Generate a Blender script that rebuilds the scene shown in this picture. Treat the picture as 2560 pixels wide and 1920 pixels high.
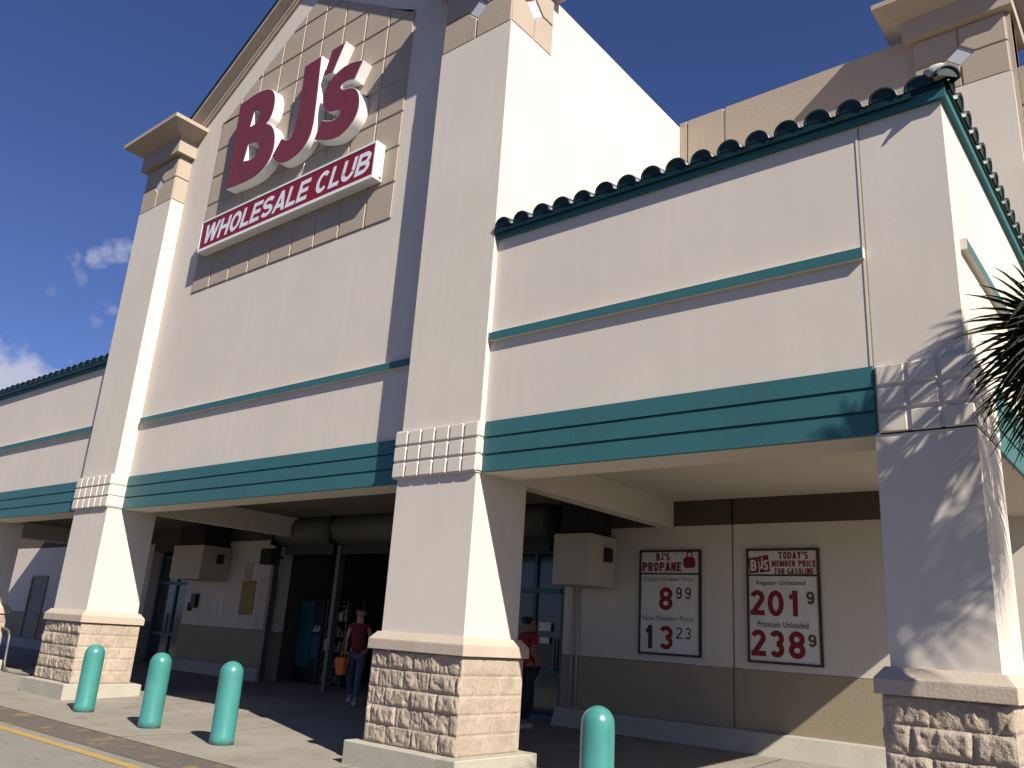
import bpy, bmesh, math, random
from mathutils import Vector, Matrix, noise
random.seed(7)
scene = bpy.context.scene
for o in list(bpy.data.objects): bpy.data.objects.remove(o)
COL = scene.collection
R = math.radians

# ------------------------------------------------------------------ camera
cam_d = bpy.data.cameras.new('camera'); cam = bpy.data.objects.new('camera', cam_d); COL.objects.link(cam)
cam_d.sensor_width = 36; cam_d.lens = 2073.04 / 2560 * 36; cam_d.clip_end = 4000; cam_d.clip_start = .05
right = Vector((0.77483928, 0.6289577, 0.06353192)); up = Vector((0.13661677, -0.26472907, 0.95459645))
fwd = Vector((-0.61721953, 0.7309793, 0.29104865))
m = Matrix((right, up, -fwd)).transposed().to_4x4(); m.translation = (0, 0, 1.49)
cam.matrix_world = m
scene.camera = cam

# ------------------------------------------------------------------ sun, sky, exposure
SUN = Vector((2.9, -1.0, 2.4)).normalized()          # towards the sun
sun_d = bpy.data.lights.new('sun', 'SUN'); sun_d.energy = 5.0; sun_d.angle = R(.5); sun_d.color = (1, .925, .80)
sun = bpy.data.objects.new('sun', sun_d); COL.objects.link(sun)
sun.rotation_euler = SUN.to_track_quat('Z', 'Y').to_euler(); sun.location = (20, -10, 30)
vs = scene.view_settings
vs.view_transform = 'Standard'; vs.look = 'None'; vs.gamma = 1; vs.exposure = .78; vs.use_curve_mapping = False
scene.cycles.diffuse_bounces = 2; scene.cycles.max_bounces = 8

W = bpy.data.worlds.new('World'); scene.world = W; W.use_nodes = True
nt = W.node_tree; N = nt.nodes; Lk = nt.links; N.clear()
def nd(tree, t, **kw):
    n = tree.nodes.new(t)
    for k, v in kw.items(): setattr(n, k, v)
    return n
wo = nd(nt, 'ShaderNodeOutputWorld'); bg = nd(nt, 'ShaderNodeBackground'); Lk.new(bg.outputs[0], wo.inputs[0])
sky = nd(nt, 'ShaderNodeTexSky', sky_type='NISHITA'); sky.sun_disc = False
sky.sun_elevation = math.asin(SUN.z); sky.sun_rotation = math.atan2(SUN.x, SUN.y)
sky.altitude = 0; sky.air_density = .85; sky.dust_density = .5; sky.ozone_density = 2.2
bg.inputs[1].default_value = .05
def vec(az, el):
    a, e = R(az), R(el); return (math.sin(a) * math.cos(e), math.cos(a) * math.cos(e), math.sin(e))
tc = nd(nt, 'ShaderNodeTexCoord')
nz = nd(nt, 'ShaderNodeTexNoise'); nz.inputs['Scale'].default_value = 16; nz.inputs['Detail'].default_value = 9; nz.inputs['Roughness'].default_value = .58
Lk.new(tc.outputs['Generated'], nz.inputs['Vector'])
nz2 = nd(nt, 'ShaderNodeTexNoise'); nz2.inputs['Scale'].default_value = 60; nz2.inputs['Detail'].default_value = 6
Lk.new(tc.outputs['Generated'], nz2.inputs['Vector'])
def mth(op, a, b=None, c=None, clamp=False, tree=nt):
    n = nd(tree, 'ShaderNodeMath', operation=op); n.use_clamp = clamp
    for i, v in enumerate((a, b, c)):
        if v is None: continue
        if hasattr(v, 'links') or hasattr(v, 'is_output'): tree.links.new(v, n.inputs[i])
        else: n.inputs[i].default_value = v
    return n.outputs[0]
acc = None
# clouds low in the west: (azimuth, elevation, radius, stretch, density)
for az, el, rad, dens in ((-74.3, 12.6, .055, 1.0), (-71.6, 12.6, .032, .95), (-69.6, 12.7, .022, .9), (-80, 12, .09, .95), (-69.4, 21.0, .013, .5), (-68.7, 21.6, .011, .5), (-67.8, 21.9, .013, .55),
                          (-70.2, 20.8, .009, .42), (-67.6, 18.1, .012, .42), (-68.4, 17.3, .008, .22), (-69.6, 19.7, .009, .18), (-71.2, 18.4, .007, .1),
                          (-95, 16, .10, .9), (-60, 6, .08, .8)):
    vm = nd(nt, 'ShaderNodeVectorMath', operation='DISTANCE'); Lk.new(tc.outputs['Generated'], vm.inputs[0]); vm.inputs[1].default_value = vec(az, el)
    d = mth('DIVIDE', vm.outputs['Value'], rad)
    big = rad > .03
    e = mth('MULTIPLY', mth('SUBTRACT', nz.outputs['Fac'] if big else nz2.outputs['Fac'], .5), 1.9 if big else 3.4)
    v = mth('ADD', mth('SUBTRACT', 1.0, d), e)
    v = mth('MULTIPLY', mth('MULTIPLY', v, 2.6 if big else 1.1, clamp=True), dens)
    acc = v if acc is None else mth('MAXIMUM', acc, v)
mix = nd(nt, 'ShaderNodeMix', data_type='RGBA'); Lk.new(acc, mix.inputs['Factor'])
tint = nd(nt, 'ShaderNodeMix', data_type='RGBA', blend_type='MULTIPLY'); tint.inputs['Factor'].default_value = 1
Lk.new(sky.outputs[0], tint.inputs['A']); tint.inputs['B'].default_value = (.71, .785, 1.20, 1)
Lk.new(tint.outputs['Result'], mix.inputs['A']); mix.inputs['B'].default_value = (6.0, 6.3, 8.0, 1)
Lk.new(mix.outputs['Result'], bg.inputs[0])

# ------------------------------------------------------------------ materials
MATS = {}
def mat(name, col, rough=.8, var=.06, vscale=1.2, bump=0., bscale=60., spec=.3, streak=0., metal=0., col2=None, c2scale=3., c2lo=.55, c2hi=.65, coat=0.):
    if name in MATS: return MATS[name]
    M = bpy.data.materials.new(name); M.use_nodes = True; t = M.node_tree; b = t.nodes['Principled BSDF']
    b.inputs['Roughness'].default_value = rough; b.inputs['Specular IOR Level'].default_value = spec; b.inputs['Metallic'].default_value = metal
    if coat: b.inputs['Coat Weight'].default_value = coat; b.inputs['Coat Roughness'].default_value = .12
    tcn = nd(t, 'ShaderNodeTexCoord'); src = tcn.outputs['Object']
    n1 = nd(t, 'ShaderNodeTexNoise'); n1.inputs['Scale'].default_value = vscale; n1.inputs['Detail'].default_value = 7; n1.inputs['Roughness'].default_value = .6
    t.links.new(src, n1.inputs['Vector'])
    mr = nd(t, 'ShaderNodeMapRange'); t.links.new(n1.outputs['Fac'], mr.inputs['Value'])
    mr.inputs['From Min'].default_value = .3; mr.inputs['From Max'].default_value = .7; mr.inputs['To Min'].default_value = 1 - var; mr.inputs['To Max'].default_value = 1 + var
    val = mr.outputs['Result']
    if streak:
        mp = nd(t, 'ShaderNodeMapping'); mp.inputs['Scale'].default_value = (7, 7, .35); t.links.new(src, mp.inputs['Vector'])
        n3 = nd(t, 'ShaderNodeTexNoise'); n3.inputs['Scale'].default_value = 1; n3.inputs['Detail'].default_value = 5; t.links.new(mp.outputs[0], n3.inputs['Vector'])
        m3 = nd(t, 'ShaderNodeMapRange'); t.links.new(n3.outputs['Fac'], m3.inputs['Value']); m3.inputs['From Min'].default_value = .3; m3.inputs['From Max'].default_value = .62
        m3.inputs['To Min'].default_value = 1 - streak; m3.inputs['To Max'].default_value = 1
        val = mth('MULTIPLY', val, m3.outputs['Result'], tree=t)
    mx = nd(t, 'ShaderNodeMix', data_type='RGBA', blend_type='MULTIPLY'); mx.inputs['Factor'].default_value = 1
    mx.inputs['A'].default_value = (*col, 1)
    cb = nd(t, 'ShaderNodeCombineColor'); 
    for i in range(3): t.links.new(val, cb.inputs[i])
    t.links.new(cb.outputs[0], mx.inputs['B'])
    out = mx.outputs['Result']
    if col2:
        n4 = nd(t, 'ShaderNodeTexNoise'); n4.inputs['Scale'].default_value = c2scale; n4.inputs['Detail'].default_value = 8; n4.inputs['Roughness'].default_value = .65
        t.links.new(src, n4.inputs['Vector'])
        m4 = nd(t, 'ShaderNodeMapRange'); t.links.new(n4.outputs['Fac'], m4.inputs['Value']); m4.inputs['From Min'].default_value = c2lo; m4.inputs['From Max'].default_value = c2hi
        m5 = nd(t, 'ShaderNodeMix', data_type='RGBA'); t.links.new(m4.outputs['Result'], m5.inputs['Factor']); t.links.new(out, m5.inputs['A']); m5.inputs['B'].default_value = (*col2, 1)
        out = m5.outputs['Result']
    t.links.new(out, b.inputs['Base Color'])
    if bump:
        n2 = nd(t, 'ShaderNodeTexNoise'); n2.inputs['Scale'].default_value = bscale; n2.inputs['Detail'].default_value = 4
        t.links.new(src, n2.inputs['Vector'])
        bp = nd(t, 'ShaderNodeBump'); bp.inputs['Strength'].default_value = bump; bp.inputs['Distance'].default_value = .01
        t.links.new(n2.outputs['Fac'], bp.inputs['Height']); t.links.new(bp.outputs[0], b.inputs['Normal'])
    MATS[name] = M; return M
CREAM = mat('cream_stucco', (.59, .54, .47), .9, .045, .7, .07, 60, .15, streak=.025)
CREAM2 = mat('cream_stucco_wall', (.58, .53, .465), .9, .045, .7, .07, 60, .15, streak=.03)
TAN = mat('tan_stucco', (.375, .312, .25), .9, .05, .8, .35, 45, .15)
TANL = mat('light_tan_stucco', (.43, .36, .29), .9, .06, 2.2, .3, 40, .15, streak=.06)
BAYCEIL = mat('shade_darkened_grey_bay_ceiling', (.13, .12, .105), .9, .08, 1.5)  # grey deck tone, darkened to deepen the shade in gable and left bays
DIAM = mat('grey_blue_inset', (.42, .44, .48), .7, .05, 3, .1)
DADO = mat('dark_tan_paint', (.30, .25, .175), .85, .06, 1.2, .3, 40, .15)
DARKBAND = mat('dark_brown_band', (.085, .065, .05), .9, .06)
TEAL = mat('teal_paint', (.034, .125, .137), .5, .05, 1.5, .15, 30, .3, streak=.05)
TEALD = mat('dark_teal_fascia', (.03, .12, .13), .6, .05, 2, 0, 1, .15)
TILE = mat('dark_teal_glazed_tile', (.0055, .024, .027), .42, .35, 5, .1, 30, .28)
MORTAR = mat('grey_mortar', (.38, .36, .33), .95, .15, 9, .6, 30)
STONE = mat('split_face_block', (.38, .315, .25), .95, .20, 3.5, .9, 60, .1, streak=.06, col2=(.27, .215, .165), c2scale=22, c2lo=.5, c2hi=.75)
CONC = mat('plinth_concrete', (.36, .34, .285), .93, .08, 3, .4, 60, .1, col2=(.33, .31, .26), c2scale=5, c2lo=.6, c2hi=.8)
BOLL = mat('aqua_bollard_plastic', (.048, .215, .195), .32, .09, 4, .06, 25, .5, streak=.10, col2=(.10, .19, .165), c2scale=11, c2lo=.60, c2hi=.72, coat=.3)
MAROON = mat('maroon_letter_face', (.17, .032, .045), .4, .08, 2.5, 0, 1, .4, streak=.12)
SIGNRED = mat('red_sign_face', (.20, .012, .02), .35, .05, 2, 0, 1, .4)
SIGNWHITE = mat('white_sign_metal', (.72, .72, .70), .45, .03, 3, 0, 1, .4)
LETTERWHITE = mat('white_lettering', (.66, .68, .74), .5, .04, 6)
BOARD = mat('white_price_board', (.62, .60, .56), .6, .08, 2.5)
FRAME = mat('dark_bronze_frame', (.035, .03, .025), .5, .05)
REDTXT = mat('dark_red_figures', (.20, .012, .018), .6, .05)
INKTXT = mat('black_figures', (.03, .025, .02), .6, .05)
GOLDTXT = mat('brown_gold_figures', (.09, .06, .02), .6, .05)
GREYTXT = mat('faded_grey_print', (.22, .20, .18), .6, .05)
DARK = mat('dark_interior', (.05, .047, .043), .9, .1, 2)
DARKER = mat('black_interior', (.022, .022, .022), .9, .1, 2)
METALD = mat('dark_metal', (.04, .04, .04), .45, .08, 5, metal=.6)
METALG = mat('grey_steel', (.13, .13, .125), .5, .1, 6, metal=.5)
SHUTTER = mat('shutter_housing_metal', (.10, .10, .095), .6, .08, 3)
BEIGEBOX = mat('beige_metal_box', (.45, .405, .34), .7, .05, 2)
GLASS = mat('dark_glass', (.035, .045, .055), .08, .05, 2, 0, 1, .6)
TEALFRAME = mat('teal_door_frame', (.03, .11, .12), .4, .05)
FLOOR = mat('sidewalk_concrete', (.25, .232, .195), .92, .13, .9, .4, 60, .12, col2=(.165, .152, .13), c2scale=3.1, c2lo=.54, c2hi=.74)
ROADM = mat('worn_road_concrete', (.215, .205, .18), .93, .10, 1.3, .5, 60, .12, col2=(.10, .095, .085), c2scale=9, c2lo=.60, c2hi=.66)
STRIP = mat('grey_painted_strip', (.115, .10, .088), .85, .12, 3, .2, 40, .15, col2=(.21, .155, .07), c2scale=2.6, c2lo=.55, c2hi=.60)
YELLOW = mat('yellow_paint', (.37, .25, .09), .8, .10, 6, .2, 40, .15, col2=(.28, .24, .17), c2scale=11, c2lo=.58, c2hi=.7)
ASPH = mat('parking_asphalt', (.075, .073, .07), .95, .12, .4, .4, 60, .1)
LEAF = mat('palm_leaf', (.020, .028, .009), .65, .25, 3, 0, 1, .18)
LEAFB = mat('dry_palm_leaf', (.16, .12, .06), .8, .2, 3)
TRUNK = mat('palm_trunk_bark', (.17, .13, .095), .95, .25, 12, .8, 30)
SKIN = mat('skin', (.36, .20, .14), .6, .05)
SKIN2 = mat('darker_skin', (.20, .11, .075), .6, .05)
HAIR = mat('dark_hair', (.02, .016, .013), .7, .2, 20)
HAIR2 = mat('greying_hair', (.10, .085, .075), .8, .2, 20)
SHIRT = mat('dark_red_top', (.13, .015, .02), .85, .08, 8)
SHIRT2 = mat('red_shirt', (.28, .018, .022), .85, .08, 8)
TROUS = mat('grey_blue_leggings', (.075, .08, .13), .85, .08, 8)
TROUS2 = mat('black_trousers', (.02, .02, .025), .85, .08, 8)
SHOE = mat('pale_shoe', (.32, .32, .31), .7)
ORANGE = mat('orange_bag_cloth', (.55, .12, .03), .7, .1, 8)
ORANGEBR = mat('orange_brick', (.46, .20, .10), .9, .15, 12, .3)
PAPER = mat('white_paper', (.6, .6, .55), .7, .05)
YELPOSTER = mat('yellow_poster', (.26, .20, .08), .7, .25, 4)
BLUEP = mat('blue_plastic', (.012, .07, .14), .4, .05)
CYANP = mat('teal_plastic', (.02, .09, .10), .4, .05)
def emis(name, col, s):
    M = bpy.data.materials.new(name); M.use_nodes = True; b = M.node_tree.nodes['Principled BSDF']
    b.inputs['Emission Color'].default_value = (*col, 1); b.inputs['Emission Strength'].default_value = s; return M
LAMP = emis('lit_lamp', (1, .95, .85), 3)

# ------------------------------------------------------------------ builders
class MB:
    def __init__(s): s.v = []; s.f = []; s.mi = []; s.m = 0; s.sm = []
    def add(s, vs_, fs, smooth=False):
        k = len(s.v); s.v += [tuple(v) for v in vs_]
        for f in fs: s.f.append([i + k for i in f]); s.mi.append(s.m); s.sm.append(smooth)
        return s
    def box(s, x0, x1, y0, y1, z0, z1):
        s.add([(x, y, z) for z in (z0, z1) for y in (y0, y1) for x in (x0, x1)],
              [(0, 2, 3, 1), (4, 5, 7, 6), (0, 1, 5, 4), (2, 6, 7, 3), (0, 4, 6, 2), (1, 3, 7, 5)]); return s
    def frustum(s, a, b):   # a, b = (x0,x1,y0,y1,z)
        s.add([(x, y, q[4]) for q in (a, b) for y in (q[2], q[3]) for x in (q[0], q[1])],
              [(0, 2, 3, 1), (4, 5, 7, 6), (0, 1, 5, 4), (2, 6, 7, 3), (0, 4, 6, 2), (1, 3, 7, 5)]); return s
    def prism(s, poly, fn, d0, d1, inset=0.):  # poly 2D, fn(u,v,d)->xyz ; inset on the d1 side
        n = len(poly); c = (sum(p[0] for p in poly) / n, sum(p[1] for p in poly) / n)
        top = inset_poly(poly, inset) if inset else poly
        s.add([fn(*p, d0) for p in poly] + [fn(*p, d1) for p in top],
              [tuple(range(n))[::-1], tuple(range(n, 2 * n))] + [(i, (i + 1) % n, n + (i + 1) % n, n + i) for i in range(n)]); return s
    def tube(s, pts, r, n=10, cap=True):
        pts = [Vector(p) for p in pts]; rs = r if isinstance(r, (list, tuple)) else [r] * len(pts); vv = []; ff = []
        prev = None
        for i, p in enumerate(pts):
            t = (pts[min(i + 1, len(pts) - 1)] - pts[max(i - 1, 0)]).normalized()
            a = Vector((0, 0, 1)) if abs(t.z) < .9 else Vector((1, 0, 0))
            if prev is not None: a = prev
            u = (a - t * a.dot(t)).normalized(); w = t.cross(u); prev = u
            for k in range(n):
                an = 2 * math.pi * k / n; vv.append(p + (u * math.cos(an) + w * math.sin(an)) * rs[i])
        for i in range(len(pts) - 1):
            for k in range(n): ff.append((i * n + k, i * n + (k + 1) % n, (i + 1) * n + (k + 1) % n, (i + 1) * n + k))
        if cap: ff.append(tuple(range(n))[::-1]); ff.append(tuple(range((len(pts) - 1) * n, len(pts) * n)))
        s.add(vv, ff, True); return s
    def lathe(s, prof, cx, cy, n=32):
        vv = []; ff = []
        for r, z in prof:
            for k in range(n): a = 2 * math.pi * k / n; vv.append((cx + r * math.cos(a), cy + r * math.sin(a), z))
        for i in range(len(prof) - 1):
            for k in range(n): ff.append((i * n + k, i * n + (k + 1) % n, (i + 1) * n + (k + 1) % n, (i + 1) * n + k))
        ff.append(tuple(range(n))[::-1]); ff.append(tuple(range((len(prof) - 1) * n, len(prof) * n)))
        s.add(vv, ff, True); return s
    def build(s, name, mats, parent=None, bevel=0., origin=None, recalc=True, seg=2):
        me = bpy.data.meshes.new(name)
        me.from_pydata(s.v, [], s.f)
        if not isinstance(mats, (list, tuple)): mats = [mats]
        for q in mats: me.materials.append(q)
        for p, mi, sm in zip(me.polygons, s.mi, s.sm): p.material_index = mi; p.use_smooth = sm
        if recalc:
            b = bmesh.new(); b.from_mesh(me); bmesh.ops.recalc_face_normals(b, faces=b.faces); b.to_mesh(me); b.free()
        return link(name, me, parent, bevel, origin, seg)
def link(name, me, parent=None, bevel=0., origin=None, seg=2):
    o = bpy.data.objects.new(name, me); COL.objects.link(o)
    if origin is not None:
        me.transform(Matrix.Translation(-Vector(origin))); o.location = origin
    if parent is not None:
        o.parent = parent; w = wloc(parent)
        o.location = Vector(o.location) - w
    if bevel:
        bm = o.modifiers.new('bevel', 'BEVEL'); bm.width = bevel; bm.segments = seg; bm.limit_method = 'ANGLE'; bm.angle_limit = R(40)
    return o
def wloc(o):
    v = Vector(o.location)
    while o.parent: o = o.parent; v += Vector(o.location)
    return v
def tag(o, label=None, cat=None, group=None, kind=None):
    for k, v in (('label', label), ('category', cat), ('group', group), ('kind', kind)):
        if v: o[k] = v
    return o
def thing(name, loc, label, cat, group=None):
    o = bpy.data.objects.new(name, None); o.empty_display_size = .2; COL.objects.link(o); o.location = loc
    return tag(o, label, cat, group)
def copy_tree(o, parent=None):
    c = o.copy(); COL.objects.link(c); c.parent = parent
    for ch in list(o.children): copy_tree(ch, c)
    return c
def inset_poly(poly, d):
    n = len(poly); out = []
    A = sum(poly[i][0] * poly[(i + 1) % n][1] - poly[(i + 1) % n][0] * poly[i][1] for i in range(n)); sg = 1 if A > 0 else -1
    for i in range(n):
        p0, p1, p2 = Vector(poly[i - 1]), Vector(poly[i]), Vector(poly[(i + 1) % n])
        e1 = (p1 - p0).normalized(); e2 = (p2 - p1).normalized()
        n1 = Vector((-e1.y, e1.x)) * sg; n2 = Vector((-e2.y, e2.x)) * sg
        b = n1 + n2; L = b.length
        if L < 1e-6: out.append(tuple(p1 + n1 * d)); continue
        b /= L; out.append(tuple(p1 + b * (d / max(.25, b.dot(n1)))))
    return out
def clip(poly, a, b):    # keep the left side of a->b
    out = []
    def sd(p): return (b[0] - a[0]) * (p[1] - a[1]) - (b[1] - a[1]) * (p[0] - a[0])
    for i in range(len(poly)):
        p, q = poly[i], poly[(i + 1) % len(poly)]; sp, sq = sd(p), sd(q)
        if sp >= 0: out.append(p)
        if sp * sq < 0:
            t = sp / (sp - sq); out.append((p[0] + t * (q[0] - p[0]), p[1] + t * (q[1] - p[1])))
    return out
def area(poly): return abs(sum(poly[i][0] * poly[(i + 1) % len(poly)][1] - poly[(i + 1) % len(poly)][0] * poly[i][1] for i in range(len(poly)))) / 2
def front(y): return lambda u, v, d: (u, y - d, v)        # faces -Y
def side(x): return lambda u, v, d: (x + d, u, v)         # faces +X

# ------------------------------------------------------------------ setting
MB().add([(-1500, -1500, -.03), (1500, -1500, -.03), (1500, 1500, -.03), (-1500, 1500, -.03)], [(0, 1, 2, 3)]).build('ground', ASPH); bpy.data.objects['ground']['kind'] = 'structure'
tag(MB().add([(-90, 1.5, -.006), (45, 1.5, -.006), (45, 4.98, -.006), (-90, 4.98, -.006)], [(0, 1, 2, 3)]).build('road', ROADM), kind='structure')
tag(MB().add([(-90, 4.66, -.002), (45, 4.66, -.002), (45, 4.79, -.002), (-90, 4.79, -.002)], [(0, 1, 2, 3)]).build('road_marking', YELLOW), kind='structure')
tag(MB().add([(-90, 4.95, -.002), (45, 4.95, -.002), (45, 5.59, -.002), (-90, 5.59, -.002)], [(0, 1, 2, 3)]).build('painted_strip', STRIP), kind='structure')
def floor_z(y): return 0 if y < 7 else .0449 * (y - 7)
fl = MB(); js = [-90 + 3.05 * k for k in range(46)]
for i in range(len(js) - 1):
    g = .008
    for y0, y1 in ((5.6, 7.0), (7.0, 11.9)):
        fl.add([(js[i] + g, y0, floor_z(y0)), (js[i + 1] - g, y0, floor_z(y0)), (js[i + 1] - g, y1, floor_z(y1)), (js[i] + g, y1, floor_z(y1))], [(0, 1, 2, 3)])
fl.add([(-90, 5.6, -.012), (50, 5.6, -.012), (50, 7, -.012), (-90, 7, -.012)], [(0, 1, 2, 3)])
fl.add([(-90, 7, -.012), (50, 7, -.012), (50, 11.9, .208), (-90, 11.9, .208)], [(0, 1, 2, 3)])
fl.add([(-16.5, 11.9, .22), (-8.3, 11.9, .22), (-8.3, 16.2, .22), (-16.5, 16.2, .22)], [(0, 1, 2, 3)])
tag(fl.build('sidewalk', FLOOR), kind='structure')

# ------------------------------------------------------------------ the store building
BLD = thing('store_building', (-11.5, 11.7, 0), 'big cream and tan stucco store front with teal bands, gabled entrance and stone based columns', 'building')
ZS, ZB = 3.28, 3.89     # soffit height, top of the teal band
def cells(mb, polys, fn, d, gap=.028, cham=.012):
    for p in polys:
        if area(p) < .004: continue
        q = inset_poly(p, gap / 2); mb.prism(q, fn, 0, d, cham)
def grid(x0, x1, nx, zs):
    out = []
    for i in range(nx):
        a = x0 + (x1 - x0) * i / nx; b = x0 + (x1 - x0) * (i + 1) / nx
        for k in range(len(zs) - 1): out.append([(a, zs[k]), (b, zs[k]), (b, zs[k + 1]), (a, zs[k + 1])])
    return out
ROWS = (3.28, 3.485, 3.69, 3.89)
def split_face(name, x0, x1, y0, y1, z0, z1, parent, seed, rough_side=.35):
    """block courses with chiselled relief on front, left and right faces"""
    mb = MB(); nc = 5; ch = (z1 - z0) / nc; bl = .41
    def relief(u, z, amp, sd):
        row = int((z - z0) / ch * .9999); off = (row % 2) * bl / 2 + (0.07 if row % 3 else .0)
        f = (z - z0) / ch - row; hz = min(f, 1 - f) * ch
        q = ((u + off) / bl); k = math.floor(q); hu = min(q - k, 1 - (q - k)) * bl
        dd = min(hz, hu)
        if dd < .007: return -.012
        e = min(1, (dd - .007) / .03)
        p = Vector((u * 9 + k * 13.7 + sd, z * 5 + row * 7.3, sd))
        v = noise.fractal(p, .8, 2.1, 4) * .015 + noise.noise(Vector((u * 34 + sd, z * 21, 3.3 + k))) * .005
        v += .010 * math.sin(k * 5.1 + row * 2.3 + sd)
        rg = abs(noise.noise(Vector((u * 14 + z * 5, z * 4 - u * 3, k * 3.1 + row)))); v -= .014 * max(0, .12 - rg) / .12
        return max(-.012, (v + .014) * e * amp)
    st = .0135
    def face(fn, u0, u1, amp, sd):
        nu = int((u1 - u0) / st); nv = int((z1 - z0) / st); vv = []
        for j in range(nv + 1):
            for i in range(nu + 1):
                u = u0 + (u1 - u0) * i / nu; z = z0 + (z1 - z0) * j / nv
                edge = min(1, min(i, nu - i) / 2.)
                vv.append(fn(u, z, relief(u, z, amp, sd) * edge))
        mb.add(vv, [(j * (nu + 1) + i, j * (nu + 1) + i + 1, (j + 1) * (nu + 1) + i + 1, (j + 1) * (nu + 1) + i) for j in range(nv) for i in range(nu)], True)
    face(lambda u, z, d: (u, y0 - d, z), x0, x1, 1.0, seed)
    face(lambda u, z, d: (x1 + d, u, z), y0, y1, rough_side, seed + 11)
    face(lambda u, z, d: (x0 - d, -u, z), -y1, -y0, .8, seed + 23)
    mb.add([(x0, y1, z0), (x1, y1, z0), (x1, y1, z1), (x0, y1, z1)], [(0, 1, 2, 3)])
    mb.add([(x0, y0, z1), (x1, y0, z1), (x1, y1, z1), (x0, y1, z1)], [(0, 1, 2, 3)])
    return mb.build(name, STONE, parent, recalc=False)
def base_parts(col, x0, x1, y0, y1, seed, rs=.35, o_cap=.105, o_st=.058, o_pl=.215):
    c = MB(); o = o_cap
    c.box(x0 - o, x1 + o, y0 - o, y1 + o, 1.257, 1.37)
    c.frustum((x0 - o, x1 + o, y0 - o, y1 + o, 1.37), (x0 - o + .07, x1 + o - .07, y0 - o + .07, y1 + o - .07, 1.457))
    c.build('base_cap', TANL, col, .006)
    split_face('stone_base', x0 - o_st, x1 + o_st, y0 - o_st, y1 + o_st, .25, 1.257, col, seed, rs)
    p = MB(); o = o_pl; nx, ny, nz_ = 26, 20, 4
    X0, X1, Y0, Y1 = x0 - o, x1 + o, y0 - o, y1 + o
    p.box(X0, X1, Y0, Y1, -.02, .25)
    ob = p.build('plinth', CONC, col)
    b = bmesh.new(); b.from_mesh(ob.data); bmesh.ops.bevel(b, geom=[e for e in b.edges], offset=.012, segments=1, affect='EDGES')
    bmesh.ops.subdivide_edges(b, edges=b.edges[:], cuts=11, use_grid_fill=True)
    for v in b.verts:
        e = (abs(v.co.z - (.25 - ob.location.z * 0)) < .03)
        n_ = noise.noise(v.co * 9 + Vector((seed, 0, 0)))
        if n_ > .25: v.co += Vector((0, .02, -.03)) * (n_ - .25) * (1.6 if v.co.z > .2 else .3)
        v.co += Vector((1, 1, 0)) * noise.noise(v.co * 4 + Vector((seed, 3, 1))) * .004
    b.to_mesh(ob.data); b.free()
def capital(col, x0, x1, y0, y1, zt=9.59, side_y1=None, closed_side=True):
    c = MB(); sy = side_y1 or y1
    zc = zt + .53; z2 = 10.60; dm = .19; dz = .17
    def quads(a, b, mid):
        Ls = []
        Ls.append([(a, zt), (mid, zt), (mid, zc - dz), (mid - dm, zc), (a, zc)])
        Ls.append([(mid, zt), (b, zt), (b, zc), (mid + dm, zc), (mid, zc - dz)])
        Ls.append([(a, zc), (mid - dm, zc), (mid, zc + dz), (mid, z2), (a, z2)])
        Ls.append([(mid, zc + dz), (mid + dm, zc), (b, zc), (b, z2), (mid, z2)])
        return Ls
    c.box(x0 + .02, x1 - .02, y0 + .02, y1, zt, z2 + .02)
    for P_ in quads(x0, x1, (x0 + x1) / 2): c.prism(inset_poly(P_, .010), front(y0 + .02), 0, .022, .010)
    ms = (y0 + y1) / 2 + .03
    for P_ in quads(y0, y1, ms): c.prism(inset_poly(P_, .010), side(x1 - .02), 0, .022, .010)
    o = .11; c.box(x0 - o, x1 + o, y0 - o, sy + (o if sy == y1 else 0), 10.62, 10.966)
    o2 = .43
    c.frustum((x0 - o - .01, x1 + o + .01, y0 - o - .01, sy + .02, 10.968), (x0 - o2, x1 + o2, y0 - o2, sy + (o2 if sy == y1 else .02), 11.14))
    c.box(x0 - o2 - .01, x1 + o2 + .01, y0 - o2 - .01, sy + (o2 if sy == y1 else .03), 11.142, 11.225)
    c.m = 1
    mid = (x0 + x1) / 2
    c.prism([(mid - dm + .012, zc), (mid, zc - dz + .012), (mid + dm - .012, zc), (mid, zc + dz - .012)], front(y0 + .019), 0, .003)
    c.prism([(ms - dm + .012, zc), (ms, zc - dz + .012), (ms + dm - .012, zc), (ms, zc + dz - .012)], side(x1 - .019), 0, .003)
    return c.build('capital', [TAN, DIAM], col)
def tile_band(col, x0, x1, y0, y1, nx, ny, depth=.018):
    b = MB(); b.box(x0 + .02, x1 - .02, y0 + .02, y1, ZS, ZB)
    cells(b, grid(x0 + .001, x1 - .001, nx, ROWS), front(y0 + .02), depth, .026, .010)
    if ny: cells(b, grid(y0 + .001, y1, ny, ROWS), side(x1 - .02), depth, .026, .010)
    return b.build('tile_band', CREAM, col)

def tall_column(x0, x1, seed, side_cap, rs):
    s = MB(); s.box(x0, x1, 7.0, 7.94, 1.44, 9.59)
    col = s.build('column', CREAM, BLD)
    tile_band(col, x0 - .075, x1 + .035, 6.945, 7.275 if side_cap else 7.075, 6, 1)
    capital(col, x0, x1, 7.0, 7.94, side_y1=(7.28 if side_cap else None))
    base_parts(col, x0, x1, 7.0, 7.94, seed, rs)
    return col
c1 = tall_column(-16.65, -15.33, 3.1, True, .25)
c2 = tall_column(-7.675, -6.36, 8.4, False, .16)
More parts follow.
